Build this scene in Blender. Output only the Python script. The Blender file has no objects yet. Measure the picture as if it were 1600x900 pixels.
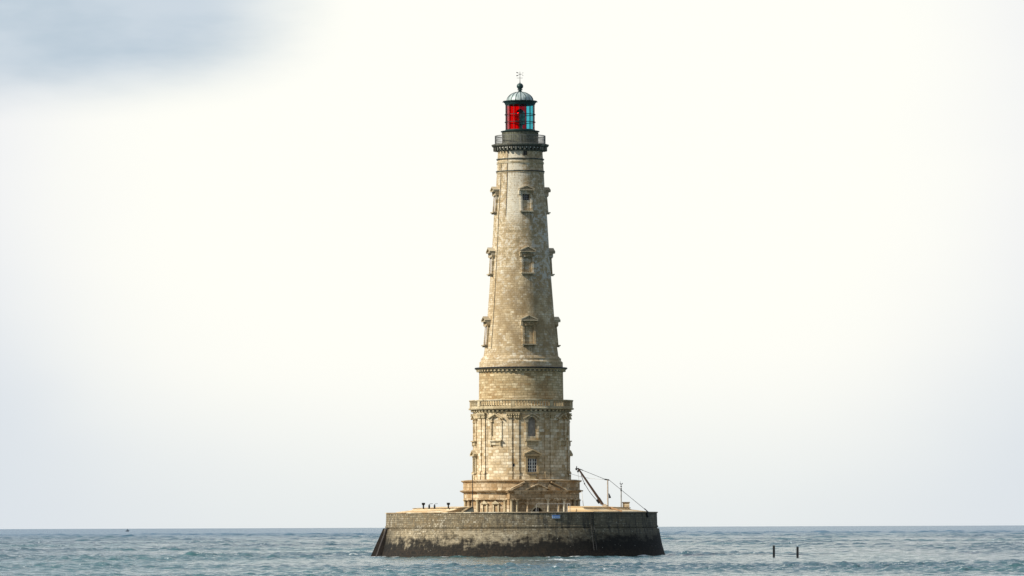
import bpy, bmesh, math, random
import numpy as np
from mathutils import Vector
random.seed(7)
np.random.seed(7)
R_ = math.radians
pi = math.pi
scene = bpy.context.scene
col = scene.collection

# ------------------------------------------------------------------ camera
CAMH = 4.6
DIST = 800.0
CAMX = -1.5
cam_d = bpy.data.cameras.new("camera")
cam = bpy.data.objects.new("camera", cam_d)
col.objects.link(cam)
cam.location = (CAMX, -DIST, CAMH)
cam.rotation_euler = (R_(90), R_(0.21), 0)
cam_d.lens = 180.0
cam_d.sensor_width = 36.0
cam_d.shift_y = 373.5 / 1600.0
cam_d.clip_start = 1.0
cam_d.clip_end = 120000.0
scene.camera = cam

# ------------------------------------------------------------------ light
SUN_EL, SUN_AZ = 35.0, 68.0            # azimuth measured from the viewer's side of the tower towards the left
sun_d = bpy.data.lights.new("sun", 'SUN')
sun_d.energy = 5.0
sun_d.angle = R_(0.8)
sun_d.color = (1.0, 0.93, 0.80)
sun = bpy.data.objects.new("sun", sun_d)
col.objects.link(sun)
sd = Vector((-math.sin(R_(SUN_AZ)) * math.cos(R_(SUN_EL)), -math.cos(R_(SUN_AZ)) * math.cos(R_(SUN_EL)), math.sin(R_(SUN_EL))))
sun.rotation_euler = sd.to_track_quat('Z', 'Y').to_euler()
sun.location = (-60, -40, 90)

vs = scene.view_settings
vs.view_transform = 'Standard'
vs.look = 'None'
vs.exposure = 0.18
vs.gamma = 1.0

world = bpy.data.worlds.new("World")
scene.world = world
world.use_nodes = True


class NT:
    """tiny helper for building node trees"""
    def __init__(self, tree):
        self.t = tree
        self.n = tree.nodes
        self.n.clear()

    def add(self, typ, **kw):
        nd = self.n.new(typ)
        for k, v in kw.items():
            if k.startswith('i_'):
                nd.inputs[k[2:].replace('_', ' ')].default_value = v
            else:
                setattr(nd, k, v)
        return nd

    def link(self, a, b):
        self.t.links.new(a, b)

    def setin(self, sock, v):
        if hasattr(v, 'is_output') or hasattr(v, 'links'):
            self.link(v, sock)
        else:
            sock.default_value = v

    def math(self, op, a, b=0.0, c=None, clamp=False):
        nd = self.n.new('ShaderNodeMath')
        nd.operation = op
        nd.use_clamp = clamp
        self.setin(nd.inputs[0], a)
        self.setin(nd.inputs[1], b)
        if c is not None:
            self.setin(nd.inputs[2], c)
        return nd.outputs[0]

    def smooth(self, v, lo, hi, a=0.0, b=1.0):
        nd = self.n.new('ShaderNodeMapRange')
        nd.interpolation_type = 'SMOOTHSTEP'
        self.setin(nd.inputs['Value'], v)
        self.setin(nd.inputs['From Min'], lo)
        self.setin(nd.inputs['From Max'], hi)
        self.setin(nd.inputs['To Min'], a)
        self.setin(nd.inputs['To Max'], b)
        return nd.outputs[0]

    def mix(self, f, a, b, mode='MIX'):
        nd = self.n.new('ShaderNodeMix')
        nd.data_type = 'RGBA'
        nd.blend_type = mode
        nd.clamp_factor = True
        self.setin(nd.inputs[0], f)
        for s, v in ((nd.inputs[6], a), (nd.inputs[7], b)):
            if isinstance(v, tuple):
                s.default_value = (v[0], v[1], v[2], 1)
            else:
                self.link(v, s)
        return nd.outputs[2]

    def noise(self, vec, scale, detail=3, rough=0.55, dist=0.0):
        nd = self.n.new('ShaderNodeTexNoise')
        nd.inputs['Scale'].default_value = scale
        nd.inputs['Detail'].default_value = detail
        nd.inputs['Roughness'].default_value = rough
        nd.inputs['Distortion'].default_value = dist
        self.link(vec, nd.inputs['Vector'])
        return nd.outputs[0]

    def comb(self, x, y, z):
        nd = self.n.new('ShaderNodeCombineXYZ')
        for i, v in enumerate((x, y, z)):
            self.setin(nd.inputs[i], v)
        return nd.outputs[0]


# ---- sky: Nishita daylight behind a bright veil of thin cloud, with one darker grey cloud bank
w = NT(world.node_tree)
out = w.add('ShaderNodeOutputWorld')
skyt = w.add('ShaderNodeTexSky')
skyt.sky_type = 'NISHITA'
skyt.sun_disc = False
skyt.sun_elevation = R_(SUN_EL)
# rotation 0 = +Y ; clockwise seen from above
skyt.sun_rotation = math.atan2(sd.x, sd.y)
skyt.air_density = 1.2
skyt.dust_density = 2.0
bg1 = w.add('ShaderNodeBackground')
w.link(skyt.outputs[0], bg1.inputs[0])
bg1.inputs[1].default_value = 0.07
tc = w.add('ShaderNodeTexCoord')
sp = w.add('ShaderNodeSeparateXYZ')
w.link(tc.outputs['Generated'], sp.inputs[0])
dx, dy, dz = sp.outputs
az = w.math('ARCTAN2', dx, dy)          # 0 ahead, + right (radians); 0.1 rad is the frame's half width
el = w.math('ARCSINE', dz)
n_lo = w.noise(w.comb(w.math('MULTIPLY', az, 14.0), w.math('MULTIPLY', el, 30.0), 0.3), 1.0, 3, 0.5)
n_hi = w.noise(w.comb(w.math('MULTIPLY', az, 30.0), w.math('MULTIPLY', el, 90.0), 7.3), 1.0, 4, 0.55)
nl = w.math('SUBTRACT', n_lo, 0.5)
nh = w.math('SUBTRACT', n_hi, 0.5)
# bright opening in the veil
ga = w.math('DIVIDE', w.math('SUBTRACT', az, 0.002), 0.094)
ge = w.math('DIVIDE', w.math('SUBTRACT', el, 0.090), 0.092)
gd = w.math('SQRT', w.math('ADD', w.math('POWER', w.math('ABSOLUTE', ga), 3.0), w.math('MULTIPLY', ge, ge)))
gd = w.math('ADD', gd, w.math('MULTIPLY', nl, 0.35))
glow = w.smooth(gd, 0.60, 1.45, 1.0, 0.0)
edge = w.mix(w.smooth(el, -0.005, 0.055), (0.79, 0.825, 0.84), (0.93, 0.93, 0.935))
edge = w.mix(w.smooth(w.math('ABSOLUTE', w.math('ADD', az, -0.004)), 0.03, 0.13), edge, w.mix(w.smooth(el, 0.02, 0.07), (0.72, 0.775, 0.83), (0.85, 0.865, 0.90)))
forward = w.mix(glow, edge, w.mix(w.smooth(el, -0.005, 0.035), (0.83, 0.87, 0.865), (1.02, 1.015, 0.945)))
# darker grey cloud bank, up to the left
ca = w.math('DIVIDE', w.math('ADD', az, 0.108), 0.073)
ce = w.math('DIVIDE', w.math('SUBTRACT', el, 0.1130), 0.0330)
cd = w.math('POWER', w.math('ADD', w.math('POWER', w.math('ABSOLUTE', ca), 4.0), w.math('POWER', w.math('ABSOLUTE', ce), 4.0)), 0.25)
cd = w.math('ADD', cd, w.math('ADD', w.math('MULTIPLY', nh, 0.12), w.math('MULTIPLY', nl, 0.08)))
cmask = w.smooth(cd, 0.66, 1.07, 1.0, 0.0)
cc = w.mix(w.smooth(n_hi, 0.3, 0.7), (0.50, 0.60, 0.69), (0.61, 0.69, 0.765))
forward = w.mix(cmask, forward, cc)
# rest of the vault, away from the frame: dull uneven overcast, dimmed behind the viewer to deepen contrast
vn = w.noise(tc.outputs['Generated'], 2.2, 5, 0.6)
vault = w.mix(w.smooth(vn, 0.35, 0.7), (0.48, 0.59, 0.72), (0.84, 0.92, 1.0))
back = w.smooth(dy, 0.35, -0.5)
vault = w.mix(w.math('MULTIPLY', back, 0.35), vault, (0.26, 0.30, 0.36))
far = w.math('MAXIMUM', w.smooth(w.math('ABSOLUTE', az), 0.14, 0.6), w.smooth(el, 0.115, 0.28))
vault_c = w.mix(far, forward, vault)
bg2 = w.add('ShaderNodeBackground')
w.link(vault_c, bg2.inputs[0])
bg2.inputs[1].default_value = 0.9
mixs = w.add('ShaderNodeMixShader')
w.setin(mixs.inputs[0], w.math('SUBTRACT', 0.96, w.math('MULTIPLY', far, 0.35)))
w.link(bg1.outputs[0], mixs.inputs[1])
w.link(bg2.outputs[0], mixs.inputs[2])
w.link(mixs.outputs[0], out.inputs[0])


# ------------------------------------------------------------------ geometry helpers
def Z(y, d=DIST):
    """height of a photo row (1600x900) for a thing at distance d"""
    return CAMH + (823.5 - y) * 0.1 * d / 800.0


def X(x, y=823.5, d=DIST):
    return CAMX + ((x - 800.0) + (823.5 - y) * 0.00366) * 0.1 * d / 800.0


def tag(o, label=None, cat=None, group=None, kind=None):
    if label: o['label'] = label
    if cat: o['category'] = cat
    if group: o['group'] = group
    if kind: o['kind'] = kind
    return o


def empty(name, loc, label, cat, group=None):
    o = bpy.data.objects.new(name, None)
    o.empty_display_size = 0.5
    col.objects.link(o)
    o.location = loc
    return tag(o, label, cat, group)


class MB:
    def __init__(self):
        self.bm = bmesh.new()

    def poly(self, pts):
        vs_ = [self.bm.verts.new(p) for p in pts]
        return self.bm.faces.new(vs_)

    def hexa(self, b, t):
        """b, t: four bottom and four top points"""
        v = [self.bm.verts.new(p) for p in list(b) + list(t)]
        for f in ((3, 2, 1, 0), (4, 5, 6, 7), (0, 1, 5, 4), (1, 2, 6, 5), (2, 3, 7, 6), (3, 0, 4, 7)):
            self.bm.faces.new([v[i] for i in f])

    def box(self, x0, x1, y0, y1, z0, z1):
        self.hexa([(x0, y0, z0), (x1, y0, z0), (x1, y1, z0), (x0, y1, z0)],
                  [(x0, y0, z1), (x1, y0, z1), (x1, y1, z1), (x0, y1, z1)])

    def prism(self, F, poly, n0, n1):
        """poly of (t,z) extruded outward from n0 to n1 in frame F"""
        a = [self.bm.verts.new(F(t, z, n0)) for t, z in poly]
        b = [self.bm.verts.new(F(t, z, n1)) for t, z in poly]
        k = len(poly)
        self.bm.faces.new(a[::-1])
        self.bm.faces.new(b)
        for i in range(k):
            j = (i + 1) % k
            self.bm.faces.new([a[i], a[j], b[j], b[i]])

    def fbox(self, F, t0, t1, z0, z1, n0, n1):
        self.prism(F, [(t0, z0), (t1, z0), (t1, z1), (t0, z1)], n0, n1)

    def bar(self, F, p, q, th, n0, n1):
        """slanted bar in the (t,z) plane; p,q are on its lower edge"""
        d = Vector((q[0] - p[0], q[1] - p[1])).normalized()
        nn = Vector((-d.y, d.x))
        if nn.y < 0: nn = -nn
        self.prism(F, [p, q, (q[0] + nn.x * th, q[1] + nn.y * th), (p[0] + nn.x * th, p[1] + nn.y * th)], n0, n1)

    def lathe(self, prof, seg=96, c=(0, 0), a0=0.0, a1=360.0, close=True, caps=True):
        full = abs(a1 - a0 - 360) < 1e-6
        na = seg if full else seg + 1
        rings = []
        for r, z in prof:
            ring = []
            for i in range(na):
                a = R_(a0) + (R_(a1) - R_(a0)) * i / seg
                ring.append(self.bm.verts.new((c[0] + r * math.sin(a), c[1] - r * math.cos(a), z)))
            rings.append(ring)
        for k in range(len(rings) - 1):
            for i in range(seg):
                j = (i + 1) % na
                self.bm.faces.new([rings[k][i], rings[k][j], rings[k + 1][j], rings[k + 1][i]])
        if full and caps:
            self.bm.faces.new(rings[0][::-1])
            self.bm.faces.new(rings[-1])
        return rings

    def ring(self, prof, seg=96, a0=0.0, a1=360.0):
        """closed profile loop swept around"""
        full = abs(a1 - a0 - 360) < 1e-6
        na = seg if full else seg + 1
        rings = []
        for r, z in prof:
            rings.append([self.bm.verts.new((r * math.sin(R_(a0 + (a1 - a0) * i / seg)), -r * math.cos(R_(a0 + (a1 - a0) * i / seg)), z)) for i in range(na)])
        m = len(prof)
        for k in range(m):
            for i in range(seg):
                j = (i + 1) % na
                self.bm.faces.new([rings[k][i], rings[k][j], rings[(k + 1) % m][j], rings[(k + 1) % m][i]])
        if not full:
            self.bm.faces.new([rings[k][0] for k in range(m)])
            self.bm.faces.new([rings[k][-1] for k in range(m)][::-1])

    def tube(self, pts, r, seg=8):
        pts = [Vector(p) for p in pts]
        rr = r if isinstance(r, (list, tuple)) else [r] * len(pts)
        rings = []
        for i, p in enumerate(pts):
            d = (pts[min(i + 1, len(pts) - 1)] - pts[max(i - 1, 0)]).normalized()
            u = d.cross(Vector((0.3, 1, 0.1))).normalized()
            v = d.cross(u).normalized()
            rings.append([self.bm.verts.new(p + rr[i] * (u * math.cos(2 * pi * k / seg) + v * math.sin(2 * pi * k / seg))) for k in range(seg)])
        for i in range(len(rings) - 1):
            for k in range(seg):
                j = (k + 1) % seg
                self.bm.faces.new([rings[i][k], rings[i][j], rings[i + 1][j], rings[i + 1][k]])
        self.bm.faces.new(rings[0][::-1])
        self.bm.faces.new(rings[-1])

    def ball(self, c, r, sz=1.0):
        m = bmesh.ops.create_uvsphere(self.bm, u_segments=20, v_segments=12, radius=r)
        for v in m['verts']:
            v.co = Vector((v.co.x + c[0], v.co.y + c[1], v.co.z * sz + c[2]))

    def build(self, name, mat, parent=None, smooth=None, label=None):
        bmesh.ops.recalc_face_normals(self.bm, faces=self.bm.faces[:])
        me = bpy.data.meshes.new(name)
        self.bm.to_mesh(me)
        self.bm.free()
        o = bpy.data.objects.new(name, me)
        col.objects.link(o)
        me.materials.append(mat)
        if smooth:
            for p in me.polygons: p.use_smooth = True
            try:
                me.set_sharp_from_angle(angle=R_(smooth))
            except Exception:
                pass
        if parent:
            # the parents stand unrotated, unscaled: keep the mesh where it was built
            o.parent = parent
            base = Vector((0, 0, 0))
            q = parent
            while q:
                base += Vector(q.location)
                q = q.parent
            me.transform(__import__('mathutils').Matrix.Translation(-base))
        if label: o['label'] = label
        return o


def frame(az, cx=0.0, cy=0.0):
    s, c = math.sin(R_(az)), math.cos(R_(az))
    def F(t, z, n):
        return (cx + s * n + c * t, cy - c * n + s * t, z)
    return F


def cut(obj, cutter_mb):
    """subtract the cutter from obj once, keep plain mesh data"""
    bmesh.ops.recalc_face_normals(cutter_mb.bm, faces=cutter_mb.bm.faces[:])
    me = bpy.data.meshes.new("cutter")
    cutter_mb.bm.to_mesh(me)
    cutter_mb.bm.free()
    c = bpy.data.objects.new("cutter", me)
    col.objects.link(c)
    md = obj.modifiers.new("cut", 'BOOLEAN')
    md.operation = 'DIFFERENCE'
    md.solver = 'EXACT'
    md.object = c
    # cutter is in world space; obj might be parented to an empty at the origin height
    bpy.context.view_layer.update()
    dg = bpy.context.evaluated_depsgraph_get()
    nm = bpy.data.meshes.new_from_object(obj.evaluated_get(dg))
    old = obj.data
    obj.modifiers.clear()
    mats = [m for m in old.materials]
    obj.data = nm
    if not nm.materials and mats:
        nm.materials.append(mats[0])
    bpy.data.objects.remove(c)
    try:
        nm.set_sharp_from_angle(angle=R_(35))
    except Exception:
        pass


# ------------------------------------------------------------------ materials
def new_mat(name):
    m = bpy.data.materials.new(name)
    m.use_nodes = True
    t = NT(m.node_tree)
    o = t.add('ShaderNodeOutputMaterial')
    b = t.add('ShaderNodeBsdfPrincipled')
    t.link(b.outputs[0], o.inputs[0])
    return m, t, b, o


def plain(name, c, rough=0.6, metal=0.0, var=0.25, scale=3.0, bump=0.02):
    m, t, b, o = new_mat(name)
    g = t.add('ShaderNodeNewGeometry')
    n = t.noise(g.outputs['Position'], scale, 5, 0.65)
    k = t.smooth(n, 0.3, 0.7)
    lo = tuple(v * (1 - var) for v in c)
    hi = tuple(min(1, v * (1 + var)) for v in c)
    t.link(t.mix(k, lo, hi), b.inputs['Base Color'])
    b.inputs['Roughness'].default_value = rough
    b.inputs['Metallic'].default_value = metal
    bp = t.add('ShaderNodeBump', i_Strength=0.4, i_Distance=bump)
    t.link(n, bp.inputs['Height'])
    t.link(bp.outputs[0], b.inputs['Normal'])
    return m


def stone(name, Rref, bw, bh, dark, mid, light, brown, white_amt=0.5, brown_amt=0.5, seed=0.0, mortar=0.035, extra=None, contrast=1.0, joint=0.5):
    """coursed ashlar laid round the tower axis, each block its own tone, with lichen, lime and rust-brown weathering"""
    m, t, b, o = new_mat(name)
    g = t.add('ShaderNodeNewGeometry')
    s = t.add('ShaderNodeSeparateXYZ')
    t.link(g.outputs['Position'], s.inputs[0])
    px, py, pz = s.outputs
    a = t.math('ARCTAN2', px, t.math('MULTIPLY', py, -1.0))
    u = t.math('MULTIPLY', a, Rref)
    v = t.math('ADD', pz, seed * 0.37 + 40.0)
    uv = t.comb(u, v, 0.0)
    P3 = t.comb(u, pz, seed)
    # wobble the courses slightly
    wob = t.math('MULTIPLY', t.math('SUBTRACT', t.noise(P3, 0.7, 3), 0.5), 0.16)
    uvw = t.comb(t.math('ADD', u, wob), t.math('ADD', v, wob), 0.0)

    def brick(c1, c2, ms, w_, h_):
        n = t.add('ShaderNodeTexBrick')
        n.offset = 0.5
        n.squash = 0.7
        n.squash_frequency = 3
        n.inputs['Color1'].default_value = (c1, c1, c1, 1)
        n.inputs['Color2'].default_value = (c2, c2, c2, 1)
        n.inputs['Mortar'].default_value = (0, 0, 0, 1)
        n.inputs['Scale'].default_value = 1.0
        n.inputs['Mortar Size'].default_value = ms
        n.inputs['Mortar Smooth'].default_value = 0.4
        n.inputs['Bias'].default_value = 0.0
        n.inputs['Brick Width'].default_value = w_
        n.inputs['Row Height'].default_value = h_
        t.link(uvw, n.inputs['Vector'])
        return n
    bk = brick(0.0, 1.0, mortar, bw, bh)
    rnd = bk.outputs['Color']
    rv = t.add('ShaderNodeSeparateColor')
    t.link(rnd, rv.inputs[0])
    rnd = rv.outputs[0]
    # a second, independent random value for each block: white noise on the snapped tone
    wn = t.add('ShaderNodeTexWhiteNoise', noise_dimensions='1D')
    t.link(t.math('MULTIPLY', rnd, 91.7), wn.inputs['W'])
    rnd2 = wn.outputs['Value']
    base = t.mix(t.smooth(rnd, 0.05, 0.95), dark, light)
    base = t.mix(t.math('MULTIPLY', t.smooth(t.math('ABSOLUTE', t.math('SUBTRACT', rnd, 0.5)), 0.0, 0.42), 1.0), mid, base)
    # big weathering patches
    nb = t.noise(P3, 0.32, 5, 0.62, 0.6)
    P4 = t.comb(t.math('ADD', u, 31.0), t.math('MULTIPLY', pz, 0.55), seed + 5.0)
    nw = t.noise(P4, 0.45, 6, 0.68, 0.8)
    nf = t.noise(P3, 3.5, 5, 0.7)
    kb = t.math('ADD', t.math('MULTIPLY', nb, 0.75), t.math('MULTIPLY', rnd2, 0.25))
    base = t.mix(t.math('MULTIPLY', t.smooth(kb, 0.48, 0.64), brown_amt), base, brown)
    kw = t.math('ADD', t.math('MULTIPLY', nw, 0.72), t.math('MULTIPLY', t.math('MULTIPLY', rnd, nf), 0.32))
    base = t.mix(t.math('MULTIPLY', t.smooth(kw, 0.46, 0.60), white_amt), base, (0.62, 0.59, 0.50))
    # fine speckle
    sp_ = t.math('ADD', 1.0, t.math('MULTIPLY', t.math('SUBTRACT', nf, 0.5), 1.3 * contrast))
    vv = t.add('ShaderNodeVectorMath', operation='SCALE')
    t.link(base, vv.inputs[0])
    t.link(sp_, vv.inputs['Scale'])
    base = vv.outputs[0]
    # vertical run-off streaks
    ps = t.comb(t.math('MULTIPLY', u, 2.2), t.math('MULTIPLY', pz, 0.16), seed + 2.0)
    ns = t.noise(ps, 1.0, 4, 0.6)
    base = t.mix(t.smooth(ns, 0.56, 0.74, 0.0, 0.5), base, tuple(c * 0.45 for c in dark))
    # joints
    base = t.mix(t.math('MULTIPLY', bk.outputs['Fac'], joint), base, tuple(c * 0.35 for c in dark))
    if extra:
        base = extra(t, base, u, pz, a, nf, nb, P3)
    t.link(base, b.inputs['Base Color'])
    b.inputs['Roughness'].default_value = 0.85
    b.inputs['Specular IOR Level'].default_value = 0.25
    h = t.math('ADD', t.math('MULTIPLY', bk.outputs['Fac'], -1.0), t.math('MULTIPLY', nf, 0.9))
    h = t.math('ADD', h, t.math('MULTIPLY', rnd2, 0.5))
    bp = t.add('ShaderNodeBump', i_Strength=0.5, i_Distance=0.04)
    t.link(h, bp.inputs['Height'])
    t.link(bp.outputs[0], b.inputs['Normal'])
    return m


def lime_band(t, base, u, pz, a, nf, nb, P3):
    """shaft: brown weathered lower half, grey-white ragged lime patches above, old limewash panel near the top"""
    big = t.noise(t.comb(t.math('MULTIPLY', u, 0.55), t.math('MULTIPLY', pz, 0.38), 21.0), 1.0, 7, 0.68, 0.4)
    rag = t.noise(t.comb(t.math('MULTIPLY', u, 1.0), t.math('MULTIPLY', pz, 1.25), 33.0), 1.1, 6, 0.72, 0.3)
    # brown
    hb = t.math('MULTIPLY', t.smooth(pz, 28.5, 33.0), t.smooth(pz, 42.0, 50.0, 1.0, 0.25))
    kb = t.math('MULTIPLY', t.smooth(t.math('ADD', big, t.math('MULTIPLY', nf, 0.25)), 0.52, 0.70), t.smooth(a, -1.2, -0.3, 0.25, 1.0))
    base = t.mix(t.math('MULTIPLY', kb, t.math('ADD', 0.25, t.math('MULTIPLY', hb, 0.55))), base, (0.25, 0.175, 0.09))
    # olive-brown patches high up, right of centre
    ko = t.math('MULTIPLY', t.smooth(rag, 0.50, 0.58), t.smooth(pz, 43.0, 47.0))
    base = t.mix(t.math('MULTIPLY', ko, 0.55), base, (0.20, 0.165, 0.10))
    # ragged lime
    hl = t.math('MULTIPLY', t.smooth(pz, 40.0, 46.0, 0.15, 1.0), t.smooth(pz, 60.0, 63.0, 1.0, 0.5))
    kl = t.math('MULTIPLY', t.smooth(t.math('ADD', t.math('SUBTRACT', 1.0, rag), t.math('MULTIPLY', nf, 0.35)), 0.70, 0.78), hl)
    base = t.mix(t.math('MULTIPLY', kl, 0.65), base, (0.58, 0.55, 0.47))
    k = t.math('MULTIPLY', t.smooth(a, -0.60, -0.56), t.smooth(a, 0.02, 0.16, 1.0, 0.0))
    k = t.math('MULTIPLY', k, t.smooth(pz, 50.5, 54.5))
    k = t.math('MULTIPLY', k, t.smooth(t.math('ADD', nf, t.math('MULTIPLY', rag, 0.8)), 0.66, 0.92))
    base = t.mix(t.math('MULTIPLY', k, 0.75), base, (0.62, 0.585, 0.49))
    k2 = t.math('MULTIPLY', t.smooth(a, 0.2, 0.5), t.math('MULTIPLY', t.smooth(pz, 40.0, 44.0), t.smooth(pz, 53.0, 56.0, 1.0, 0.0)))
    k2 = t.math('MULTIPLY', k2, t.smooth(rag, 0.46, 0.52, 1.0, 0.0))
    base = t.mix(t.math('MULTIPLY', k2, 0.6), base, (0.50, 0.50, 0.46))
    # rain streaks below the sills and the dark mouldings
    stn = t.noise(t.comb(t.math('MULTIPLY', u, 5.0), t.math('MULTIPLY', pz, 0.22), 41.0), 1.0, 4, 0.6)
    stk = t.smooth(stn, 0.47, 0.62)
    da = t.math('ABSOLUTE', t.math('SUBTRACT', a, 0.227))
    ka = t.smooth(da, 0.16, 0.26, 1.0, 0.0)
    tot = 0.0
    for zs_ in (53.5, 43.9, 32.9):
        dzz = t.math('SUBTRACT', zs_, pz)
        tot = t.math('ADD', tot, t.math('MULTIPLY', t.smooth(dzz, -0.1, 0.05), t.smooth(dzz, 0.4, 4.5, 1.0, 0.0)))
    under = t.math('MULTIPLY', t.smooth(pz, 55.0, 59.8), t.smooth(pz, 60.0, 60.2, 1.0, 0.0))
    tot = t.math('ADD', t.math('MULTIPLY', tot, ka), t.math('MULTIPLY', under, 0.8))
    base = t.mix(t.math('MULTIPLY', t.math('MULTIPLY', tot, stk), 0.55), base, (0.16, 0.13, 0.085))
    # splashes of white near the foot
    k3 = t.math('MULTIPLY', t.smooth(pz, 33.5, 31.0), t.smooth(rag, 0.54, 0.60))
    k3 = t.math('MULTIPLY', k3, t.smooth(a, 0.6, 0.1, 0.0, 1.0))
    return t.mix(t.math('MULTIPLY', k3, 0.7), base, (0.66, 0.61, 0.50))


def tide(t, base, u, pz, a, nf, nb, P3):
    """sea wall: grey lichen with painted shade towards the right, then the weed-black tidal zone"""
    n2 = t.noise(t.comb(t.math('MULTIPLY', u, 0.6), t.math('MULTIPLY', pz, 1.2), 3.0), 0.8, 6, 0.68)
    n3 = t.noise(t.comb(t.math('MULTIPLY', u, 1.8), t.math('MULTIPLY', pz, 0.3), 9.0), 1.0, 5, 0.65)
    grey = t.math('ADD', t.smooth(a, -0.7, 1.2, 0.1, 0.95), t.math('MULTIPLY', t.math('SUBTRACT', n2, 0.5), 1.6))  # lichen grey; its increase to the right also paints in the shaded side
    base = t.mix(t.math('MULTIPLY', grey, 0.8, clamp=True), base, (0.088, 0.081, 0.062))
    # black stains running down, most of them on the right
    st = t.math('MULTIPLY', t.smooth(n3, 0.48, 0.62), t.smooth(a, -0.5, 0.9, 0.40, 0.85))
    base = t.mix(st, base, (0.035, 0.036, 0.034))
    # darker upper courses / pale lime band below the ledge, left of centre
    lim = t.math('MULTIPLY', t.smooth(pz, 4.2, 3.9), t.smooth(a, 0.5, -0.4))
    lim = t.math('MULTIPLY', lim, t.smooth(t.math('ADD', nf, n2), 0.85, 1.15))
    base = t.mix(t.math('MULTIPLY', lim, 0.55), base, (0.46, 0.39, 0.27))
    left_edge = t.math('MULTIPLY', t.smooth(a, -1.0, -1.35), t.smooth(pz, 5.2, 3.6))
    base = t.mix(t.math('MULTIPLY', left_edge, t.smooth(n2, 0.35, 0.6, 0.5, 1.0)), base, (0.03, 0.027, 0.02))
    lvl = t.math('ADD', pz, t.math('MULTIPLY', t.math('SUBTRACT', n2, 0.5), 5.0))
    lvl = t.math('ADD', lvl, t.math('MULTIPLY', t.math('SUBTRACT', n3, 0.5), 3.4))
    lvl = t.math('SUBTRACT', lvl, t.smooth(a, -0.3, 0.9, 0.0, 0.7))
    k = t.smooth(lvl, 1.7, 3.4, 1.0, 0.0)
    weed = t.mix(t.smooth(t.math('ADD', nf, t.math('MULTIPLY', nb, 0.3)), 0.58, 0.78), (0.004, 0.0038, 0.0034), (0.020, 0.013, 0.008))
    blk = t.math('MULTIPLY', t.smooth(pz, 0.7, 1.9), 0.85)
    weed = t.mix(blk, weed, (0.006, 0.006, 0.0055))
    base = t.mix(t.math('MULTIPLY', k, 0.97), base, weed)
    fleck = t.math('MULTIPLY', t.smooth(t.noise(P3, 2.6, 2, 0.5), 0.70, 0.76), t.smooth(pz, 0.5, 1.5))
    return t.mix(t.math('MULTIPLY', fleck, 0.7), base, (0.42, 0.41, 0.36))


def brown_right(t, base, u, pz, a, nf, nb, P3):  # coping turns browner towards the right, broken up by noise
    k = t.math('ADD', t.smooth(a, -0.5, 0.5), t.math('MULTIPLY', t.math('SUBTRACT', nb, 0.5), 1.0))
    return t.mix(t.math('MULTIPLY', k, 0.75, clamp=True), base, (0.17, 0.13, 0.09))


TAN_D, TAN_M, TAN_L, BRN = (0.46, 0.36, 0.225), (0.58, 0.475, 0.32), (0.70, 0.61, 0.45), (0.34, 0.225, 0.10)
M = {}
M['shaft'] = stone('shaft_stone', 4.8, 0.62, 0.34, (0.465, 0.36, 0.215), (0.53, 0.42, 0.265), (0.60, 0.495, 0.335), (0.30, 0.20, 0.095), 0.7, 0.6, 1.0, extra=lime_band, joint=0.28)
M['mid'] = stone('mid_drum_stone', 6.6, 1.0, 0.38, (0.38, 0.285, 0.155), (0.48, 0.375, 0.22), (0.60, 0.485, 0.30), (0.30, 0.185, 0.08), 0.2, 0.7, 3.0, joint=0.38)
M['drum'] = stone('lower_drum_stone', 7.5, 0.95, 0.46, TAN_D, TAN_M, TAN_L, BRN, 0.35, 0.75, 5.0, joint=0.3)
M['base'] = stone('ground_storey_stone', 9.2, 1.0, 0.55, (0.34, 0.245, 0.14), (0.50, 0.385, 0.245), (0.62, 0.51, 0.35), (0.31, 0.19, 0.085), 0.2, 0.7, 7.0)
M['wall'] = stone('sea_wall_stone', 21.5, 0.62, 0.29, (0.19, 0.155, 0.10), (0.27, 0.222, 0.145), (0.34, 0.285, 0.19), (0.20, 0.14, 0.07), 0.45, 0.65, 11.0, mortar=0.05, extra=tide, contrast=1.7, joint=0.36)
M['trim'] = stone('trim_stone', 6.0, 2.2, 3.0, (0.42, 0.34, 0.21), (0.51, 0.43, 0.28), (0.60, 0.52, 0.365), (0.28, 0.195, 0.10), 0.35, 0.6, 13.0)
M['frieze'] = stone('shade_toned_frieze_stone', 6.0, 2.0, 3.0, (0.12, 0.105, 0.075), (0.17, 0.15, 0.11), (0.24, 0.21, 0.16), (0.12, 0.09, 0.06), 0.1, 0.5, 27.0)  # dark tone paints in the shadow between the dentils
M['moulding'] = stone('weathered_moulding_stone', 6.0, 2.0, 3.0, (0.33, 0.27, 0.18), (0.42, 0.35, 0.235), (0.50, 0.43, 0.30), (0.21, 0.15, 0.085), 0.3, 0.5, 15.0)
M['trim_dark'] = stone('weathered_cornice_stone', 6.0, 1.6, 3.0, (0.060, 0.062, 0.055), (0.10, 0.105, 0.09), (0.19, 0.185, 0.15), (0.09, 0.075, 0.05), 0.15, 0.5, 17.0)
M['cap'] = stone('pale_coping_stone', 21.0, 1.3, 0.6, (0.26, 0.19, 0.115), (0.40, 0.33, 0.22), (0.58, 0.52, 0.39), (0.21, 0.135, 0.07), 0.3, 0.4, 19.0, extra=brown_right)
M['roof'] = stone('pale_roof_slab', 17.0, 2.6, 0.35, (0.54, 0.38, 0.20), (0.64, 0.48, 0.28), (0.72, 0.58, 0.38), (0.52, 0.32, 0.15), 0.2, 0.35, 23.0)
M['niche'] = plain('niche_grey_stone', (0.36, 0.32, 0.28), 0.9, scale=2.0)
M['green'] = plain('verdigris_metal', (0.018, 0.045, 0.042), 0.45, 0.3, 0.4, 6)
M['weed'] = plain('weed_black_stone', (0.022, 0.014, 0.009), 0.7, 0, 0.6, 1.5, 0.05)
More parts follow.
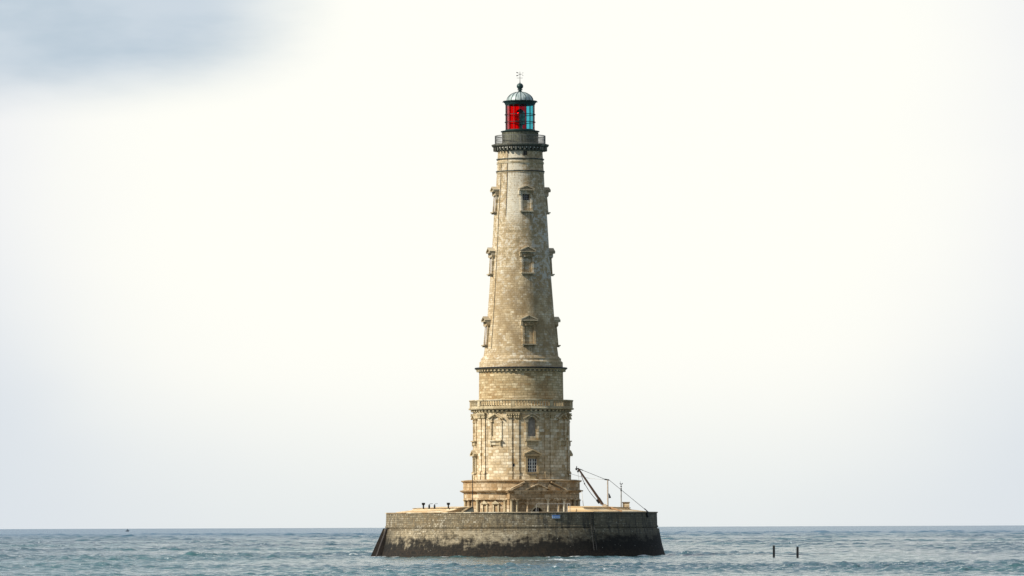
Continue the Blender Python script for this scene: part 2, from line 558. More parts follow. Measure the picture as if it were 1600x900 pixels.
M['iron'] = plain('dark_iron', (0.012, 0.013, 0.014), 0.6, 0.2, 0.4, 8)
M['rust'] = plain('rusty_steel', (0.07, 0.038, 0.024), 0.75, 0.2, 0.5, 5)
M['timber'] = plain('weathered_timber', (0.28, 0.16, 0.075), 0.8, 0, 0.3, 5)
M['white'] = plain('white_paint', (0.78, 0.77, 0.72), 0.5, 0, 0.06, 4)
M['greyp'] = plain('grey_painted_steel', (0.36, 0.35, 0.33), 0.5, 0.1, 0.2, 4)
M['signwhite'] = plain('sign_pale_blue_enamel', (0.34, 0.45, 0.62), 0.5, 0, 0.1, 4)
M['railgrey'] = plain('grey_rail_bars', (0.12, 0.12, 0.11), 0.5, 0.1, 0.2, 4)
M['black'] = plain('tarred_post', (0.006, 0.006, 0.007), 0.55, 0, 0.5, 5)
M['blue'] = plain('blue_enamel', (0.06, 0.16, 0.42), 0.4, 0, 0.1, 4)
M['darkglass'] = plain('dark_window_glass', (0.012, 0.015, 0.02), 0.12, 0, 0.3, 2, 0.0)
M['pole'] = plain('pale_pole_paint', (0.42, 0.36, 0.30), 0.6, 0, 0.15, 4)
M['boat'] = plain('boat_paint', (0.12, 0.15, 0.19), 0.5, 0, 0.2, 2)
M['wood_w'] = plain('bleached_winch_wood', (0.48, 0.40, 0.30), 0.8, 0, 0.35, 6)


def lattice_mat():
    m, t, b, o = new_mat('gallery_grey_stone')
    g = t.add('ShaderNodeNewGeometry')
    s = t.add('ShaderNodeSeparateXYZ')
    t.link(g.outputs['Position'], s.inputs[0])
    n = t.noise(g.outputs['Position'], 3.0, 5, 0.65)
    c = t.mix(t.smooth(n, 0.35, 0.65), (0.09, 0.095, 0.065), (0.175, 0.18, 0.125))
    t.link(c, b.inputs['Base Color'])
    b.inputs['Roughness'].default_value = 0.8
    return m
M['lattice'] = lattice_mat()


def dome_mat():
    m, t, b, o = new_mat('dome_zinc')
    g = t.add('ShaderNodeNewGeometry')
    s = t.add('ShaderNodeSeparateXYZ')
    t.link(g.outputs['Position'], s.inputs[0])
    a = t.math('ARCTAN2', s.outputs[0], t.math('MULTIPLY', s.outputs[1], -1.0))
    n = t.noise(t.comb(t.math('MULTIPLY', a, 9.0), t.math('MULTIPLY', s.outputs[2], 0.8), 0.0), 1.3, 4, 0.6)
    c = t.mix(t.smooth(n, 0.35, 0.65), (0.20, 0.27, 0.27), (0.50, 0.56, 0.55))
    t.link(c, b.inputs['Base Color'])
    b.inputs['Roughness'].default_value = 0.5
    b.inputs['Metallic'].default_value = 0.15
    return m
M['dome'] = dome_mat()


def tinted(name, c, refl=0.12):
    m, t, b, o = new_mat(name)
    t.n.remove(b)
    tr = t.add('ShaderNodeBsdfTransparent')
    tr.inputs[0].default_value = (*c, 1)
    tl = t.add('ShaderNodeBsdfTranslucent')
    tl.inputs[0].default_value = (*c, 1)
    gl = t.add('ShaderNodeBsdfGlossy')
    gl.inputs['Roughness'].default_value = 0.08
    gl.inputs['Color'].default_value = (0.8, 0.8, 0.8, 1)
    m1 = t.add('ShaderNodeMixShader')
    m1.inputs[0].default_value = 0.10
    t.link(tr.outputs[0], m1.inputs[1])
    t.link(tl.outputs[0], m1.inputs[2])
    fr = t.add('ShaderNodeFresnel', i_IOR=1.35)
    m2 = t.add('ShaderNodeMixShader')
    t.link(t.math('MULTIPLY', fr.outputs[0], refl * 6, clamp=True), m2.inputs[0])
    t.link(m1.outputs[0], m2.inputs[1])
    t.link(gl.outputs[0], m2.inputs[2])
    t.link(m2.outputs[0], o.inputs[0])
    return m
M['red'] = tinted('red_lantern_glass', (0.86, 0.006, 0.016), 0.03)
M['cyan'] = tinted('green_blue_lantern_glass', (0.26, 0.74, 0.82), 0.03)
M['clear'] = tinted('clear_lantern_glass', (0.93, 0.95, 0.98), 0.03)
M['lens'] = plain('lens_glass_and_brass', (0.30, 0.24, 0.18), 0.15, 0.5, 0.7, 3)


def sea_mat():
    m, t, b, o = new_mat('sea_water')
    g = t.add('ShaderNodeNewGeometry')
    s = t.add('ShaderNodeSeparateXYZ')
    t.link(g.outputs['Position'], s.inputs[0])
    x, y, z = s.outputs
    big = t.noise(t.comb(t.math('MULTIPLY', x, 0.012), t.math('MULTIPLY', y, 0.004), 2.0), 1.0, 4, 0.55)
    mid = t.noise(t.comb(t.math('MULTIPLY', x, 0.10), t.math('MULTIPLY', y, 0.05), 4.0), 1.0, 4, 0.6)
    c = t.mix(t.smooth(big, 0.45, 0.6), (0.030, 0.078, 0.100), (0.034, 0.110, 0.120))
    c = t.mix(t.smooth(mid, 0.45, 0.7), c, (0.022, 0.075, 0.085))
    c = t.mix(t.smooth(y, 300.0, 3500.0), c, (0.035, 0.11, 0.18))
    # foam: attribute from the waves, broken up by noise
    at = t.add('ShaderNodeAttribute', attribute_name='foam')
    fn = t.noise(t.comb(t.math('MULTIPLY', x, 1.2), t.math('MULTIPLY', y, 0.35), 0.0), 1.0, 6, 0.7)
    f = t.smooth(t.math('ADD', at.outputs['Fac'], t.math('MULTIPLY', t.math('SUBTRACT', fn, 0.5), 1.1)), 0.55, 0.80)
    c = t.mix(f, c, (0.62, 0.65, 0.66))
    t.link(c, b.inputs['Base Color'])
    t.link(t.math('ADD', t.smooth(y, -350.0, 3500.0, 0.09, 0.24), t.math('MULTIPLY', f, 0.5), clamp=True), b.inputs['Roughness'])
    b.inputs['IOR'].default_value = 1.333
    # ripples below the mesh's resolution
    n1 = t.noise(t.comb(t.math('MULTIPLY', x, 0.9), t.math('MULTIPLY', y, 0.55), 0.0), 1.0, 5, 0.65)
    n2 = t.noise(t.comb(t.math('MULTIPLY', x, 0.16), t.math('MULTIPLY', y, 0.08), 5.0), 1.0, 4, 0.6)
    h = t.math('ADD', t.math('MULTIPLY', n1, 0.40), t.math('MULTIPLY', n2, 1.0))
    bp = t.add('ShaderNodeBump', i_Strength=1.0, i_Distance=0.9)
    t.link(h, bp.inputs['Height'])
    t.link(bp.outputs[0], b.inputs['Normal'])
    return m
M['sea'] = sea_mat()

# ------------------------------------------------------------------ sea: one sheet to the horizon, real waves
def build_sea():
    d = [-400, -200, -80, 0]
    v = 15.0
    while v < 455: d.append(v); v += 8.0 if v < 300 else 4.0
    v = 458.0
    while v < 6000:
        d.append(v); v += 0.38 * (v / 500.0) ** (1.05 if v < 4000 else 2.0)
    while v < 90000:
        d.append(v); v *= 1.06
    d = np.array(d)
    nin = 560
    inner = np.linspace(-1, 1, nin)
    outer = np.array([1.08, 1.25, 1.6, 2.3, 4, 8, 20, 60])
    us = np.concatenate([-outer[::-1], inner, outer])
    half = np.maximum(0.15 * np.abs(d), 75.0)
    D, U = np.meshgrid(d, us, indexing='ij')
    H = half[:, None]
    XX = CAMX + U * H
    YY = -DIST + D
    # wave spectrum: local sea running towards the viewer's left, plus a low swell
    rng = np.random.RandomState(11)
    ZZ = np.zeros_like(XX)
    DX = np.zeros_like(XX)
    sp_row = np.gradient(d)[:, None] * np.ones_like(XX)
    # slow envelope so that wave groups come and go
    env = np.zeros_like(XX)
    for k in range(7):
        L = rng.uniform(60, 260)
        th = rng.uniform(-pi, pi)
        env += np.sin(2 * pi / L * (np.cos(th) * XX + np.sin(th) * YY) + rng.uniform(0, 6.28))
    env = 1.0 + 0.28 * env
    env = np.clip(env, 0.7, 1.6)
    dd = np.maximum(np.abs(D), 200.0)
    Lpk = np.minimum(dd, 5000.0) / 270.0
    var = np.zeros_like(XX)
    for k in range(170):
        L = 1.2 * (60.0 / 1.2) ** ((k + rng.uniform()) / 170.0)
        th = R_(-100) + rng.normal(0, 0.8)
        kk = 2 * pi / L
        ph = rng.uniform(0, 6.28)
        rows = np.where(((L > 1.9 * sp_row[:, 0]) & (np.abs(np.log(L / Lpk[:, 0])) < 2.4)))[0]
        if len(rows) == 0: continue
        r0, r1 = rows[0], rows[-1] + 1
        sl = slice(r0, r1)
        wgt = (np.exp(-np.log(L / Lpk[sl]) ** 2 / (2 * 0.55 ** 2)) + 0.5 * np.exp(-np.log(L / Lpk[sl] / 5.0) ** 2 / (2 * 0.4 ** 2))) * np.clip((L - 1.9 * sp_row[sl]) / L, 0, 1)
        arg = kk * (np.cos(th) * XX[sl] + np.sin(th) * YY[sl]) + ph
        ZZ[sl] += wgt * np.sin(arg)
        var[sl] += wgt ** 2 / 2
    target = 0.046 * (np.minimum(dd, 4000.0) / 500.0) ** 0.62
    ZZ *= env * target / np.sqrt(np.maximum(var, 0.3))
    ZZ *= np.clip((7000.0 - dd) / 3000.0, 0, 1)
    # sharpen crests
    sdv = target
    ZZ = ZZ + 0.12 * (ZZ ** 2 / sdv - sdv) * np.clip(np.sign(ZZ), 0, 1)
    near = np.hypot(XX, YY)
    foam = np.clip((ZZ - 2.6 * sdv) / (1.2 * sdv), 0, 0.56) * (D < 1600)
    # wash along the foot of the sea wall
    ring = near - 22.4
    wash = np.exp(-((ring - 0.6) / 1.3) ** 2) * 0.72 + np.exp(-((ring - 8.0) / 6.5) ** 2) * 0.42
    nz = np.sin(XX * 0.5 + 1.3) * np.sin(XX * 0.23 - YY * 0.31) * 0.22
    front = np.clip((10 - YY) / 20, 0, 1)
    # backwash drifting off the wall towards the viewer, in long torn streaks
    def pnoise(sx, sy, n, seed):
        r = np.random.RandomState(seed); a = np.zeros_like(XX)
        for _ in range(n):
            q = r.uniform(0.5, 2.0)
            t_ = r.uniform(-pi, pi)
            a += np.sin(q * (XX / sx * np.cos(t_) + YY / sy * np.sin(t_)) + r.uniform(0, 6.28))
        return a / n ** 0.5
    drift = np.exp(-((YY + 95) / 62.0) ** 2) * np.exp(-((XX - 3) / 24.0) ** 2) * (YY < -20)
    drift = drift * (0.50 + 0.16 * pnoise(2.2, 9.0, 9, 3))
    hug = np.exp(-(np.clip(ring, 0, 99) / 7.0) ** 2) * (0.46 + 0.20 * pnoise(2.0, 6.0, 8, 5)) * front
    foam = np.maximum(foam, (wash * (0.9 + nz)) * front + wash * 0.3)
    foam = np.maximum(foam, np.maximum(drift, hug))
    nr, nc = XX.shape
    co = np.stack([XX, YY, ZZ], -1).reshape(-1, 3).astype(np.float32)
    idx = np.arange(nr * nc).reshape(nr, nc)
    q = np.stack([idx[:-1, :-1], idx[:-1, 1:], idx[1:, 1:], idx[1:, :-1]], -1).reshape(-1, 4)
    me = bpy.data.meshes.new('sea')
    me.vertices.add(len(co))
    me.vertices.foreach_set('co', co.ravel())
    me.loops.add(q.size)
    me.loops.foreach_set('vertex_index', q.ravel().astype(np.int32))
    me.polygons.add(len(q))
    me.polygons.foreach_set('loop_start', np.arange(0, q.size, 4, dtype=np.int32))
    me.polygons.foreach_set('loop_total', np.full(len(q), 4, dtype=np.int32))
    me.polygons.foreach_set('use_smooth', np.ones(len(q), dtype=bool))
    me.update(calc_edges=True)
    at = me.attributes.new('foam', 'FLOAT', 'POINT')
    at.data.foreach_set('value', foam.reshape(-1).astype(np.float32))
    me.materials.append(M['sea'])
    o = bpy.data.objects.new('sea', me)
    col.objects.link(o)
    o['kind'] = 'structure'
    print('sea verts', len(co))
build_sea()

# ------------------------------------------------------------------ round stone platform in the sea
plat = empty('stone_platform', (0, 0, 0), 'round stone sea platform with battered weed-blackened wall under the lighthouse', 'platform')
mb = MB()
mb.lathe([(23.3, -3), (22.62, -0.4), (22.30, 0.6), (21.98, 1.7), (21.74, 2.8), (21.56, 3.8), (21.48, 4.3),
          (21.22, 4.36), (21.22, 4.40), (21.17, 6.0), (21.15, 6.72)], 240)
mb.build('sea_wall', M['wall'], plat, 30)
mb = MB()
mb.ring([(21.15, 4.52), (21.33, 4.54), (21.33, 4.76), (21.15, 4.80)], 240)
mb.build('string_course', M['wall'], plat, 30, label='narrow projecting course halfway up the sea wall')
mb = MB()
mb.ring([(20.1, 6.723), (21.27, 6.723), (21.29, 6.75), (21.27, 6.90), (20.1, 6.92)], 240)
mb.build('coping', M['cap'], plat, 30)
# low ring of buildings with pale sloping roofs behind the parapet (open at the entrance side)
mb = MB()
mb.ring([(19.9, 6.61), (19.6, 6.98), (17.2, 7.28), (16.6, 7.62), (12.6, 7.80), (12.4, 6.61)], 150, 34, 324)
mb.build('roof', M['roof'], plat, 25, label='pale flat-sloped roof of the ring of low rooms')
mb = MB()
mb.ring([(16.9, 7.50), (17.05, 7.50), (17.05, 7.60), (16.9, 7.60)], 150, 34, 324)
mb.build('roof_ridge', M['cap'], plat)
# two raking buttresses on the left of the wall
for aa, nb_, tw in ((-88, 23.75, 0.55), (-77, 23.2, 0.45)):
    F = frame(aa)
    mb = MB()
    a = [F(-tw, -2, 20.8), F(tw, -2, 20.8), F(tw, -2, nb_ + 0.8), F(-tw, -2, nb_ + 0.8)]
    b = [F(-tw, 4.45, 20.8), F(tw, 4.45, 20.8), F(tw, 4.45, 21.62), F(-tw, 4.45, 21.62)]
    mb.hexa(a, b)
    mb.build('buttress', M['weed'], plat)
# iron ladder down the wall
F = frame(30)
mb = MB()
prof = [(21.36, 6.9), (21.40, 4.8), (21.62, 4.3), (21.95, 2.4), (22.3, 1.0)]
for tt in (-0.24, 0.24):
    mb.tube([F(tt, z, n + 0.14) for n, z in prof], 0.055, 6)
zz = 6.7
while zz > 1.1:
    n = np.interp(zz, [p[1] for p in prof][::-1], [p[0] for p in prof][::-1])
    mb.tube([F(-0.24, zz, n + 0.14), F(0.24, zz, n + 0.14)], 0.03, 5)
    zz -= 0.33
mb.build('ladder', M['iron'], plat)
# chimney of the ring rooms
cx_, cy_ = 16.25, -3.5
mb = MB()
mb.box(cx_ - 0.52, cx_ + 0.52, cy_ - 0.4, cy_ + 0.4, 7.3, 8.28)
ch = mb.build('chimney', M['roof'], plat)
mb = MB()
mb.box(cx_ - 0.6, cx_ + 0.6, cy_ - 0.48, cy_ + 0.48, 8.282, 8.44)
mb.build('chimney_cap', M['cap'], ch)
# terrace stair head: low dark-sided wedge beside the entrance court
mb = MB()
F = frame(0)
mb.prism(F, [(X(727), 6.92), (X(741.5), 6.92), (X(741.5), 7.35), (X(738), 7.68)], 13.6, 15.8)
mb.build('stair_hood', M['trim_dark'], plat, label='dark little stair hood beside the tower foot')
mb = MB()
mb.prism(F, [(X(724.5), 6.93), (X(737.3), 7.75), (X(736.2), 7.90), (X(722), 7.05)], 13.4, 15.9)
mb.build('stair_hood_slab', M['roof'], plat)
# anchor plate
F = frame(65.5)
mb = MB()
mb.prism(F, [(-0.16, 6.95), (-0.02, 6.2), (0.35, 6.0), (0.42, 6.25), (0.2, 6.98)], 21.16, 21.42)
mb.build('guy_anchor', M['iron'], plat)

# ------------------------------------------------------------------ lighthouse
LH = empty('lighthouse', (0, 0, 0), 'tall tapering ornate stone lighthouse with red and blue-green lantern on the round platform', 'lighthouse')
WA = 13.0        # azimuth the windows face

def dentils(mb, Rr, z0, z1, r0, r1, n, frac=0.5):
    for i in range(n):
        a = 360.0 * i / n
        F = frame(a)
        hw = pi * Rr / n * frac
        mb.fbox(F, -hw, hw, z0, z1, r0, r1)

# ---- ground storey
zb = 5.9
mb = MB()
mb.lathe([(8.72, zb), (8.72, Z(781))], 128)
gs = mb.build('ground_storey', M['base'], LH, 30)
FP = frame(15.5)
mb = MB()
mb.lathe([(9.12, Z(781)), (9.12, Z(779.5)), (9.06, Z(779.3)), (9.06, Z(770.5)), (9.3, Z(769.5)), (9.62, Z(768)), (9.66, Z(766.6)), (9.25, Z(766)),
          (9.12, Z(765.2)), (9.12, Z(754)), (9.30, Z(753.5)), (9.45, Z(752)), (9.45, Z(751.2)), (8.6, Z(750.0)), (7.4, Z(749.6))], 160)
mb.build('entablature', M['base'], gs, 30)
# porch
mb = MB()
mb.fbox(FP, -4.55, 4.55, zb, Z(781) , 6.5, 9.16)
porch = mb.build('porch', M['base'], gs)
dm = MB()
ZD = Z(792.0) - 1.0
arch = [(-0.88, zb - 0.1), (0.88, zb - 0.1)] + [(0.88 * math.cos(R_(a)), ZD + 0.88 * math.sin(R_(a))) for a in range(0, 181, 15)]
dm.prism(FP, arch, 6.6, 9.9)
for s in (-1, 1):
    nic = [(s * 2.42 - 0.5, zb + 0.4), (s * 2.42 + 0.5, zb + 0.4)] + [(s * 2.42 + 0.5 * math.cos(R_(a)), Z(790.5) + 0.45 * math.sin(R_(a))) for a in range(0, 181, 20)]
    dm.prism(FP, nic, 9.0, 9.9)
cut(porch, dm)
dm = MB()
dm.prism(FP, [(t * 1.01, z) for t, z in arch], 7.5, 9.9)
cut(gs, dm)
mb = MB()
mb.fbox(FP, -0.94, 0.94, zb, Z(788), 7.75, 7.82)
mb.build('door', M['iron'], gs)
mb = MB()
N = 20
for i in range(N):
    a, b2 = pi * i / N, pi * (i + 1) / N
    zc = ZD
    mb.prism(FP, [(0.88 * math.cos(a), zc + 0.88 * math.sin(a)), (1.08 * math.cos(a), zc + 1.08 * math.sin(a)),
                  (1.08 * math.cos(b2), zc + 1.08 * math.sin(b2)), (0.88 * math.cos(b2), zc + 0.88 * math.sin(b2))], 9.15, 9.30)
mb.build('door_arch', M['trim'], gs)
for tt in (-0.32, 0.12):
    mb = MB()
    mb.fbox(FP, tt, tt + 0.13, zb, ZD + 0.8, 8.83, 8.9)
    mb.build('door_bar', M['greyp'], gs)
mb = MB()
mb.fbox(FP, -4.65, 4.65, Z(781) + 0.004, Z(779.5), 6.5, 9.52)
mb.fbox(FP, -4.55, 4.55, Z(779.5), Z(770), 6.5, 9.44)
mb.fbox(FP, -4.80, 4.80, Z(770), Z(768), 6.5, 9.74)
mb.fbox(FP, -4.95, 4.95, Z(768), Z(766.6), 6.5, 9.90)
mb.build('porch_entablature', M['base'], gs)
# inner gable and the broken outer one
mb = MB()
zz0 = Z(766.6)
apx = Z(756.6)
mb.prism(FP, [(-1.8, zz0), (1.8, zz0), (0, apx - 0.18)], 8.9, 9.50)
mb.bar(FP, (-1.95, zz0), (0.02, apx - 0.16), 0.17, 8.9, 9.84)
mb.bar(FP, (1.95, zz0), (-0.02, apx - 0.16), 0.17, 8.9, 9.836)
for s in (-1, 1):
    k = (Z(755) - zz0) / 2.35
    mb.prism(FP, [(s * 4.1, zz0), (s * 1.5, zz0), (s * 1.9, zz0 + k * 2.1 - 0.1)], 8.9, 9.36)
    mb.bar(FP, (s * 4.45, zz0), (s * 2.1, Z(755)), 0.19, 8.9, 9.80)
mb.build('pediment', M['base'], gs)
# engaged columns: porch and round wall
def column(F, t, n, z0, z1, r=0.22, parent=None):
    mb = MB()
    c = F(t, 0, n)
    mb.lathe([(r * 1.25, z0), (r * 1.25, z0 + 0.1), (r, z0 + 0.2), (r * 0.88, z1 - 0.32), (r * 1.1, z1 - 0.30), (r * 0.9, z1 - 0.24), (r * 1.3, z1 - 0.14), (r * 1.3, z1 - 0.10)], 16, (c[0], c[1]))
    mb.fbox(F, t - r * 1.4, t + r * 1.4, z1 - 0.10, z1 - 0.003, n - r * 1.4, n + r * 1.4)
    mb.build('column', M['trim'] if random.random() < 0.5 else M['base'], parent, 40)
for t in (-4.2, -3.35, -1.65, 1.65, 3.35, 4.2):
    column(FP, t, 9.36, zb, Z(781), 0.22, gs)
for xx in (725.5, 732, 745.5, 789):
    a = math.degrees(math.asin(max(-1, min(1, (xx - 815.5) / 92.0))))
    column(frame(a), 0, 8.98, zb, Z(781), 0.22, gs)
for a in (66, 80, 92):
    column(frame(a), 0, 8.98, zb, Z(781), 0.22, gs)
# blind windows with little gabled heads, left of the porch
for xx in (757, 774.5):
    a = math.degrees(math.asin((xx - 815.5) / 91.0))
    F = frame(a)
    mb = MB()
    for s in (-1, 1):
        mb.fbox(F, s * 0.42 - 0.1, s * 0.42 + 0.1, zb, Z(788), 8.6, 8.90)
    mb.fbox(F, -0.62, 0.62, Z(788), Z(787), 8.6, 9.05)
    mb.build('window_surround', M['trim'], gs)
    mb = MB()
    mb.prism(F, [(-0.66, Z(787) + 0.003), (0.66, Z(787) + 0.003), (0, Z(782.6))], 8.6, 9.08)
    mb.build('window_gable', M['trim'], gs)

# ---- lower drum with pilasters, niches
mb = MB()
mb.lathe([(7.62, Z(751)), (7.62, Z(742)), (7.5, Z(741.6)), (7.43, Z(741)), (7.43, Z(646))], 256)
drum = mb.build('drum', M['drum'], LH, 20)
bays = [-77.0, -32.0, WA, 58.0, 103.0]
zn0, zn1 = Z(683), Z(659.5)
cm = MB()
for b_ in bays:
    F = frame(b_)
    r = 0.62 if b_ == WA else 0.76
    arch = [(-r, zn0), (r, zn0)] + [(r * math.cos(R_(a)), zn1 + r * math.sin(R_(a))) for a in range(0, 181, 15)]
    cm.prism(F, arch, 6.75 if b_ == WA else 7.29, 8.2)
# tall window and small square holes
cm.fbox(frame(WA), -0.74, 0.74, Z(738.5), Z(717.5), 7.12, 8.2)
cm.fbox(frame(-77), -0.70, 0.70, Z(738.5), Z(717.5), 7.12, 8.2)
for b_ in (-9.0, 30.2):
    cm.fbox(frame(b_), -0.21, 0.21, Z(730), Z(725), 6.9, 8.2)
cut(drum, cm)
for b_ in (-9.0, 30.2):
    mb = MB()
    mb.fbox(frame(b_), -0.21, 0.21, Z(730), Z(725), 6.92, 7.30)  # dark block stands in for the shade inside the hole
    mb.build('vent_shade_fill', M['darkglass'], drum)
def gable(mb, F, hw, z0, z1, n0, n1, th=0.16, over=0.0):
    """triangular head: recessed tympanum, base moulding, two raking mouldings"""
    mb.fbox(F, -hw, hw, z0, z0 + th * 0.9, n0, n1)
    zt = z0 + th * 0.9 + 0.002
    mb.prism(F, [(-hw * 0.9, zt), (hw * 0.9, zt), (0, z1 - th)], n0, n1 - 0.28)
    mb.bar(F, (-hw, zt), (0.01, z1 - th), th, n0, n1 - 0.004)
    mb.bar(F, (hw, zt), (-0.01, z1 - th), th, n0, n1 - 0.008)
for b_ in bays:
    F = frame(b_)
    rr_ = 0.63 if b_ == WA else 0.77
    # upper niche surround: imposts, gabled hood, sill on block
    mb = MB()
    for s in (-1, 1):
        mb.fbox(F, s * 0.94 - 0.15, s * 0.94 + 0.15, Z(688), zn1 - 0.1, 7.1, 7.50)
        mb.fbox(F, s * 1.0 - 0.22, s * 0.86 + 0.27, zn1 - 0.1, zn1 + 0.12, 7.1, 7.58)
    for i in range(14):
        a, b2 = pi * i / 14, pi * (i + 1) / 14
        mb.prism(F, [(rr_ * math.cos(a), zn1 + rr_ * math.sin(a)), ((rr_ + 0.2) * math.cos(a), zn1 + (rr_ + 0.2) * math.sin(a)),
                     ((rr_ + 0.2) * math.cos(b2), zn1 + (rr_ + 0.2) * math.sin(b2)), (rr_ * math.cos(b2), zn1 + rr_ * math.sin(b2))], 7.2, 7.56)
    ni = mb.build('niche', M['drum'], drum)
    mb = MB()
    mb.bar(F, (-1.35, zn1 + 0.35), (0.01, Z(648.6)), 0.17, 7.0, 7.80)
    mb.bar(F, (1.35, zn1 + 0.35), (-0.01, Z(648.6)), 0.17, 7.0, 7.796)
    mb.build('niche_hood', M['trim'], drum)
    mb = MB()
    mb.fbox(F, -1.18, 1.18, Z(690.5), Z(688.8), 7.0, 7.86)
    mb.fbox(F, -0.80, 0.80, Z(696), Z(690.5), 7.0, 7.60)
    for s in (-1, 1):
        mb.fbox(F, s * 0.88 - 0.09, s * 0.88 + 0.09, Z(697.5), Z(690.5), 7.0, 7.70)
    mb.build('sill', M['trim'], drum)
    if b_ == WA:
        mb = MB()
        mb.fbox(F, -0.61, 0.61, zn0, zn1 + 0.6, 6.752, 6.80)
        mb.build('niche_back', M['niche'], drum)
    if b_ in (WA, -77.0, 103.0):
        # pedimented square window
        mb = MB()
        for s in (-1, 1):
            mb.fbox(F, s * 0.93 - 0.18, s * 0.93 + 0.18, Z(740), Z(716), 7.0, 7.58)
        mb.fbox(F, -1.11, 1.11, Z(716), Z(713), 7.0, 7.60)
        mb.fbox(F, -0.95, 0.95, Z(741), Z(739), 7.0, 7.80)
        mb.fbox(F, -0.52, 0.52, Z(750.4), Z(742.5), 7.0, 7.70)
        wd = mb.build('window', M['trim'], LH)
        mb = MB()
        gable(mb, F, 1.36, Z(713), Z(703.2), 7.0, 7.95, 0.17)
        mb.build('window_pediment', M['trim'], wd)
        mb = MB()
        mb.fbox(F, -0.74, 0.74, Z(738.4), Z(717.6), 7.125, 7.17)
        mb.build('pane', M['darkglass'], wd)
        mb = MB()
        zA, zB = Z(738.4), Z(717.6)
        for i, tt in enumerate((-0.72, -0.36, 0.0, 0.36, 0.72)):
            hw = 0.075 if i in (2,) else 0.04
            mb.fbox(F, tt - hw, tt + hw, zA, zB, 7.171, 7.26)
        for j in range(5):
            z_ = zA + (zB - zA) * j / 4
            mb.fbox(F, -0.74, 0.74, z_ - 0.035, z_ + 0.035, 7.171, 7.25)
        mb.build('muntins', M['white'], wd)

def pilaster(a):
    F = frame(a)
    mb = MB()
    n1 = 7.58
    mb.fbox(F, -0.34, 0.34, Z(736.8), Z(655), 7.2, n1)
    mb.fbox(F, -0.46, 0.46, Z(741.2), Z(738.2), 7.2, 7.80)
    mb.fbox(F, -0.40, 0.40, Z(738.2), Z(736.8), 7.2, 7.72)
    mb.fbox(F, -0.40, 0.40, Z(751), Z(741.8), 7.3, 7.76)
    p = mb.build('pilaster', M['drum'], drum)
    # leafy capital
    mb = MB()
    mb.hexa([F(-0.32, Z(655) + 0.003, 7.2), F(0.32, Z(655) + 0.003, 7.2), F(0.32, Z(655) + 0.003, 7.66), F(-0.32, Z(655) + 0.003, 7.66)],
            [F(-0.48, Z(647.6), 7.2), F(0.48, Z(647.6), 7.2), F(0.48, Z(647.6), 7.82), F(-0.48, Z(647.6), 7.82)])
    mb.fbox(F, -0.53, 0.53, Z(647.6), Z(646.3), 7.2, 7.9)
    for i, tt in enumerate((-0.3, 0.0, 0.3)):
        mb.ball(F(tt, Z(653.2), 7.72), 0.13, 1.3)
        mb.ball(F(tt * 1.3, Z(649.6), 7.84), 0.12, 1.2)
    mb.build('capital', M['trim'], drum)
for b_ in (-99.5, -54.5, -9.5, 35.5, 80.5):
    for s in (-4.1, 4.1):
        pilaster(b_ + s)

# cornice over the drum, and balustrade
mb = MB()
mb.lathe([(7.5, Z(646.3) + 0.002), (7.56, Z(645)), (7.56, Z(644.2)), (7.62, Z(643.8)), (7.64, Z(641.4)), (8.2, Z(640.4)), (8.26, Z(638.6)), (8.0, Z(637.6)), (6.0, Z(637))], 192)
dentils(mb, 7.8, Z(644), Z(641.5), 7.4, 7.88, 64, 0.42)
dc = mb.build('drum_cornice', M['trim'], LH, 30)
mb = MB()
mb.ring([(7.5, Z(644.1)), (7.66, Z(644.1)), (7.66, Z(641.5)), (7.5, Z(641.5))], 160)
mb.build('frieze_band', M['frieze'], dc, label='dark band with painted shade between the dentils')
mb = MB()
mb.ring([(7.82, Z(637.7)), (8.06, Z(637.7)), (8.06, Z(636)), (7.82, Z(636))], 192)
mb.ring([(7.78, Z(628)), (8.08, Z(628)), (8.16, Z(627)), (8.16, Z(625.8)), (7.74, Z(625.8))], 192)
bal = mb.build('balustrade', M['trim'], LH, 30)
for i in range(8):
    F = frame(WA - 180 + 360 / 8 * (i + 0.5))
    mb = MB()
    mb.fbox(F, -0.3, 0.3, Z(636) + 0.003, Z(628) - 0.003, 7.80, 8.12)
    mb.build('pedestal', M['trim'], bal)
def bal_shape(mb, a):
    F = frame(a)
    c = F(0, 0, 7.93)
    z0, z1 = Z(636) + 0.002, Z(628) - 0.002
    h = z1 - z0
    mb.lathe([(0.11, z0), (0.11, z0 + .08 * h), (0.06, z0 + .14 * h), (0.105, z0 + .38 * h), (0.05, z0 + .72 * h), (0.085, z0 + .86 * h), (0.11, z0 + .92 * h), (0.11, z1)], 8, (c[0], c[1]))
nb_all = 108
order = sorted(range(nb_all), key=lambda i: abs(((360 / nb_all * (i + 0.5) + 180) % 360) - 180))
skip = lambda a: min(abs(((a - (WA - 180 + 45 * (k + 0.5)) + 180) % 360) - 180) for k in range(8)) < 2.6
keep = [i for i in order if not skip(360 / nb_all * (i + 0.5))]
for i in keep[:90]:
    mb = MB()
    bal_shape(mb, 360 / nb_all * (i + 0.5))
    mb.build('baluster', M['trim'], bal, 40)

